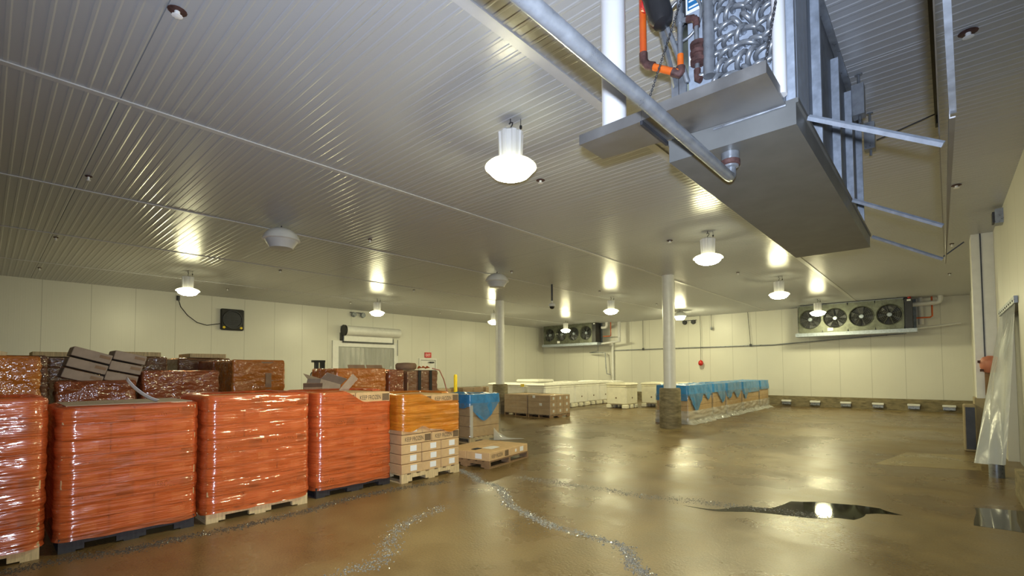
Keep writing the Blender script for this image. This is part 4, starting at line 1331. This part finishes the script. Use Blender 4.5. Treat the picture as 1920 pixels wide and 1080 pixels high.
t = part('wood_batten', MB().box(-7.05, -7.0, 6.0, 6.95, 0, 0.05), MAT['wood'])
tag(t, 'pale loose wooden batten on the floor behind the low pallet', 'board')


# ------------------------------------------------------------------ bulk boxes with blue liners
def bulk_box(label, x, y, w_, d_, h, hem_fn, seed, group=None, rz=0.0, skirt=0.10, nlay=5, pal='wood', film_mat='film_clear', film_on=True):
    t = thing('bulk_box', label, 'bulk box', (x, y, 0), rz, group)
    part('pallet', pallet_mesh(w_, d_), MAT[pal], t)
    bx = MB()
    for k in range(nlay):
        lz = (h - 0.15) / nlay
        bx.cbox(-d_ + 0.03, -0.03, 0.03, w_ - 0.03, 0.13 + k * lz, 0.13 + (k + 1) * lz - 0.004, 0.012)
    part('carton_block', bx, MAT['card'], t)
    per = rrect(w_ - 0.04, d_ - 0.04, 0.06, 0.05)
    per = [(p[0] - 0.02, p[1] + 0.02, p[2], p[3]) for p in per]
    nr, nt_ = 14, 7
    vs = []
    S = Vector((seed * 5.1, 0, 0))
    for j in range(nr + nt_ + 1):
        for (px_, py_, nx, ny) in per:
            if j <= nr:
                q = j / nr
                lo = hem_fn(px_, py_, nx, ny)
                z = lo + (h - lo) * q
                o = 0.006 + 0.03 * abs(noise.noise(Vector((px_ * 4, py_ * 4, z * 2.5)) + S)) + 0.015 * (1 - q) * (1 + noise.noise(Vector((px_ * 11, py_ * 11, 0)) + S))
                vs.append((px_ + nx * o, py_ + ny * o, z))
            else:
                q = (j - nr) / nt_
                ins = min(w_, d_) * 0.46 * q
                z = h + 0.03 * math.sin(q * PI) - 0.10 * q + 0.05 * noise.noise(Vector((px_ * 4, py_ * 4, q * 3)) + S)
                cx, cy = -d_ / 2, w_ / 2
                vs.append((px_ + (cx - px_) * q * 0.97, py_ + (cy - py_) * q * 0.97, z))
    n = len(per)
    fs = [(j * n + i, j * n + (i + 1) % n, (j + 1) * n + (i + 1) % n, (j + 1) * n + i) for j in range(nr + nt_) for i in range(n)]
    fs.append(tuple(range((nr + nt_) * n, (nr + nt_ + 1) * n)))
    part('liner_bag', MB().add(vs, fs), MAT['blue_liner'], t, 50)
    part('stretch_film', wrap_mesh(w_, d_, 0.02, min(0.9, h - 0.2), 0, seed, 0.05, 0.012, 0.05, 0, 0.02, 0, 0.02, rowh=0.06), MAT[film_mat], t, 60)
    if skirt > 0.1:
        part('film_skirt', wrap_mesh(w_, d_, 0.008, 0.40, 0, seed + 3, 0.04, 0.02, 0.05, 0, 0.03, 0, 0.0, rowh=0.03, skirt=skirt), MAT['film_milky'], t, 60)
    return t


def hem_big(x, y, nx, ny):
    if nx > 0.5:
        return 0.90 - 0.42 * max(0, 1 - (abs(y - 0.45) / 0.50) ** 1.5) + (0.04 if y < 0.05 else 0)
    return 0.84 + 0.06 * math.sin(y * 9 + x * 7)


b = bulk_box('bulk box with a blue liner bag flap and clear film behind the half wrapped load', -7.93, 7.36, 1.02, 1.15, 1.10, hem_big, 41, None, 0.0, 0.08, 4)
part('film_highlight', MB().box(0.03, 0.034, -0.02, 0.07, 0.14, 0.86), MAT['film_milky'], b)  # pale strip put in as the bright highlight on the film's corner
ft = part('film_tail', MB().grid(lambda u_, v_: (-7.90 + 0.45 * u_ * v_, 8.1 + 0.28 * u_ + 0.3 * v_ * u_, 0.006 + (0.30 - 0.27 * u_) * (1 - v_) + 0.02 * math.sin(v_ * 9) * u_), 10, 8), MAT['film_milky'], None, 180)
ft.parent = b
ft.matrix_parent_inverse = Matrix.Translation((7.93, -7.36, 0))

# blue bagged row beside the near column
ys = [14.0, 16.15, 17.5, 19.3, 21.6, 23.0]
hems = [lambda x, y, nx, ny: 0.86 - 0.52 * max(0, 1 - (abs(y - 0.62) / 0.55) ** 1.4) - 0.2 * max(0, 1 - abs(y - 1.6) / 0.3) if nx > 0.5 else 0.7,
        lambda x, y, nx, ny: 0.88 - 0.40 * max(0, 1 - abs(y - 0.85) / 0.5) if nx > 0.5 else 0.85,
        lambda x, y, nx, ny: 0.72 - 0.12 * math.sin(y * 7) if nx > 0.5 else 0.85,
        lambda x, y, nx, ny: 0.74 - 0.25 * max(0, 1 - abs(y - 0.3) / 0.3) if nx > 0.5 else 0.85,
        lambda x, y, nx, ny: 0.80]
lbs = ['first blue bagged load of the row, right behind the near column', 'second blue bagged load of the row from the near column',
       'third blue bagged load of the row from the near column', 'fourth blue bagged load of the row from the near column',
       'last blue bagged load of the row, nearest the back wall']
for i in range(5):
    wd = (2.02, 1.22, 1.66, 2.16, 1.33)[i]
    bulk_box(lbs[i], -5.62, ys[i] + (0.05 if i == 0 else 0.0), wd, 1.05, 1.165, hems[i], 50 + i, 'blue bagged loads by the near column', 0, 0.22, 5, 'wood_mid')


# ------------------------------------------------------------------ brown carton pallets behind
def brown(label, x, y, w_, d_, seed, labels):
    t = thing('wrapped_pallet_load', label, 'pallet load', (x, y, 0), 0, 'brown carton pallets in clear film')
    part('pallet', pallet_mesh(w_, d_, 0.12), MAT['wood_mid'], t)
    cw, h = w_ / 3, 0.216
    for iz in range(3):
        for iy in range(3):
            c = link('carton', mesh_for(carton_mesh(d_, cw, h), MAT['card_b']), None, t, (0, iy * cw, 0.12 + iz * (h + 0.003)))
            if labels:
                s_ = link('printed_label', mesh_for(LBL, MAT['white_label']), None, c, (0.001, cw * 0.4, 0.07))
                s_.scale = (1, 0.8, 1.1)
    part('stretch_film', wrap_mesh(w_, d_, 0.10, 0.785, 0, seed, 0.06, 0.012, 0.03, 0, 0.014, 0.3, 0.02, rowh=0.05), MAT['film_clear'], t, 60)
    return t


MAT['card_b'] = simple('pinkish_cardboard', (0.50, 0.33, 0.19), 0.7, 0, 0.1, 6)
b1 = brown('brown film wrapped carton pallet showing nine white labels on its right side', -9.93, 12.92, 1.17, 0.98, 61, True)
b2 = brown('brown film wrapped carton pallet nearest the far column', -10.95, 12.92, 1.17, 1.10, 62, False)
for b_, pts in ((b1, ((-0.75, 0.68), (-0.45, 0.42))),):
    for (x, z) in pts:
        s_ = link('printed_label', mesh_for(LBL, MAT['white_label']), None, b_, (x, -0.016, z), (0, 0, -PI / 2))


# ------------------------------------------------------------------ insulated bins
def make_bin(w_=1.08, d_=1.0, h=1.09, mat='bin'):
    t = thing('insulated_bin', '', 'bin')
    mb = MB()
    mb.cbox(-d_ + 0.02, -0.02, 0.02, w_ - 0.02, 0.15, h - 0.14, 0.06)
    mb.cbox(-d_, 0, 0, w_, h - 0.20, h - 0.13, 0.04)
    part('tub', mb, MAT[mat], t)
    part('lid', MB().cbox(-d_ - 0.015, 0.015, -0.015, w_ + 0.015, h - 0.125, h - 0.02, 0.045).cbox(-d_ + 0.1, -0.1, 0.1, w_ - 0.1, h - 0.03, h, 0.02), MAT[mat], t)
    for (x0, x1) in ((-0.24, -0.01), (-d_ + 0.01, -d_ + 0.24)):
        for (y0, y1) in ((0.01, 0.26), (w_ / 2 - 0.13, w_ / 2 + 0.13), (w_ - 0.26, w_ - 0.01)):
            part('foot', MB().cbox(x0, x1, y0, y1, 0, 0.17, 0.03), MAT[mat], t)
    part('drain_plug', MB().lathe([(0.035, 0), (0.03, 0.015)], 12, M=Matrix.Translation((-0.02, w_ / 2, 0.45)) @ Matrix.Rotation(PI / 2, 4, 'Y')), MAT['print_brown'], t)
    part('drain_plug', MB().lathe([(0.035, 0), (0.03, 0.015)], 12, M=Matrix.Translation((-d_ / 2, 0.02, 0.45)) @ Matrix.Rotation(PI / 2, 4, 'X')), MAT['print_brown'], t)
    return t


proto = make_bin()
spots = [(-9.82, 18.0, 'cream bin standing forward of the row, left of the near column'),
         (-8.92, 19.45, 'cream bin just left of the near column base'),
         (-7.86, 19.5, 'cream bin seen just right of the near column, over the blue row'),
         (-6.80, 19.6, 'cream bin behind the middle of the blue bagged row')]
base_row = [(-12.05, 15.35, 'pale bin at the front right corner of the long bin row'),
            (-12.1, 16.5, 'second bin along the right side of the long bin row'),
            (-12.15, 17.65, 'third bin along the right side of the long bin row'),
            (-12.25, 18.8, 'fourth bin along the right side of the long bin row'),
            (-12.3, 19.95, 'fifth bin along the right side of the long bin row'),
            (-13.2, 15.35, 'pale bin with yellow tape at the middle of the bin row front'),
            (-14.35, 15.35, 'pale bin at the left of the bin row front, nearest the far column'),
            (-13.42, 16.55, 'bin with a raised lid just behind the front of the bin row'),
            (-13.42, 17.75, 'bin in the second column of the long row, third from its front'),
            (-13.44, 18.95, 'bin in the second column of the long row, fourth from its front'),
            (-13.42, 21.2, 'rearmost bin of the long row, below the corner cooler'),
            (-12.25, 21.15, 'bin at the right rear end of the long bin row')]
first = True
for (x, y, lb) in spots + base_row:
    o = proto if first else copy_tree(proto)
    first = False
    o.location = (x, y, 0)
    o['label'] = lb
    o['group'] = 'insulated bins'
    if (x, y, lb) in base_row:
        o.scale = (1.02, 1.02, 1.0)
        for ch in o.children:
            if ch.name.startswith(('tub', 'lid')) and len(ch.material_slots):
                ch.data = mesh_for(ch.data, MAT['bin_pale'])
for (x, y, z, lb) in ((-13.35, 15.45, 1.092, 'yellow taped paper on the middle front bin lid'), (-14.5, 15.45, 1.092, 'yellow taped paper on the left front bin lid')):
    t = part('yellow_note', MB().box(x, x + 0.20, y - 0.115, y - 0.112, z - 0.14, z - 0.03), MAT['yellow'])
    t.name = 'yellow_note'
    tag(t, lb, 'paper')
t = thing('bin_lid', 'loose pale bin lid lying raised on the bins behind the front row', 'lid', (-13.35, 16.55, 1.095))
part('lid_panel', MB().cbox(-1.3, 0.05, -0.05, 1.1, 0.0, 0.13, 0.04), MAT['bin_pale'], t)

# low wrapped loads by the left wall
for i, (x, y, wd, h, lb) in enumerate(((-17.4, 14.2, 1.1, 0.78, 'low brown wrapped load by the yellow bollard'), (-17.4, 15.7, 1.4, 0.80, 'low brown wrapped load right of the yellow bollard'),
                                       (-17.4, 17.3, 1.5, 0.80, 'low maroon wrapped load left of the far column'), (-17.4, 19.2, 1.3, 0.74, 'low wrapped load right of the far column by the left wall'))):
    pile(lb, x, y, wd, 1.0, h, 2, 'film_clear', 70 + i, 'card_dark' if i % 2 else 'card_b')
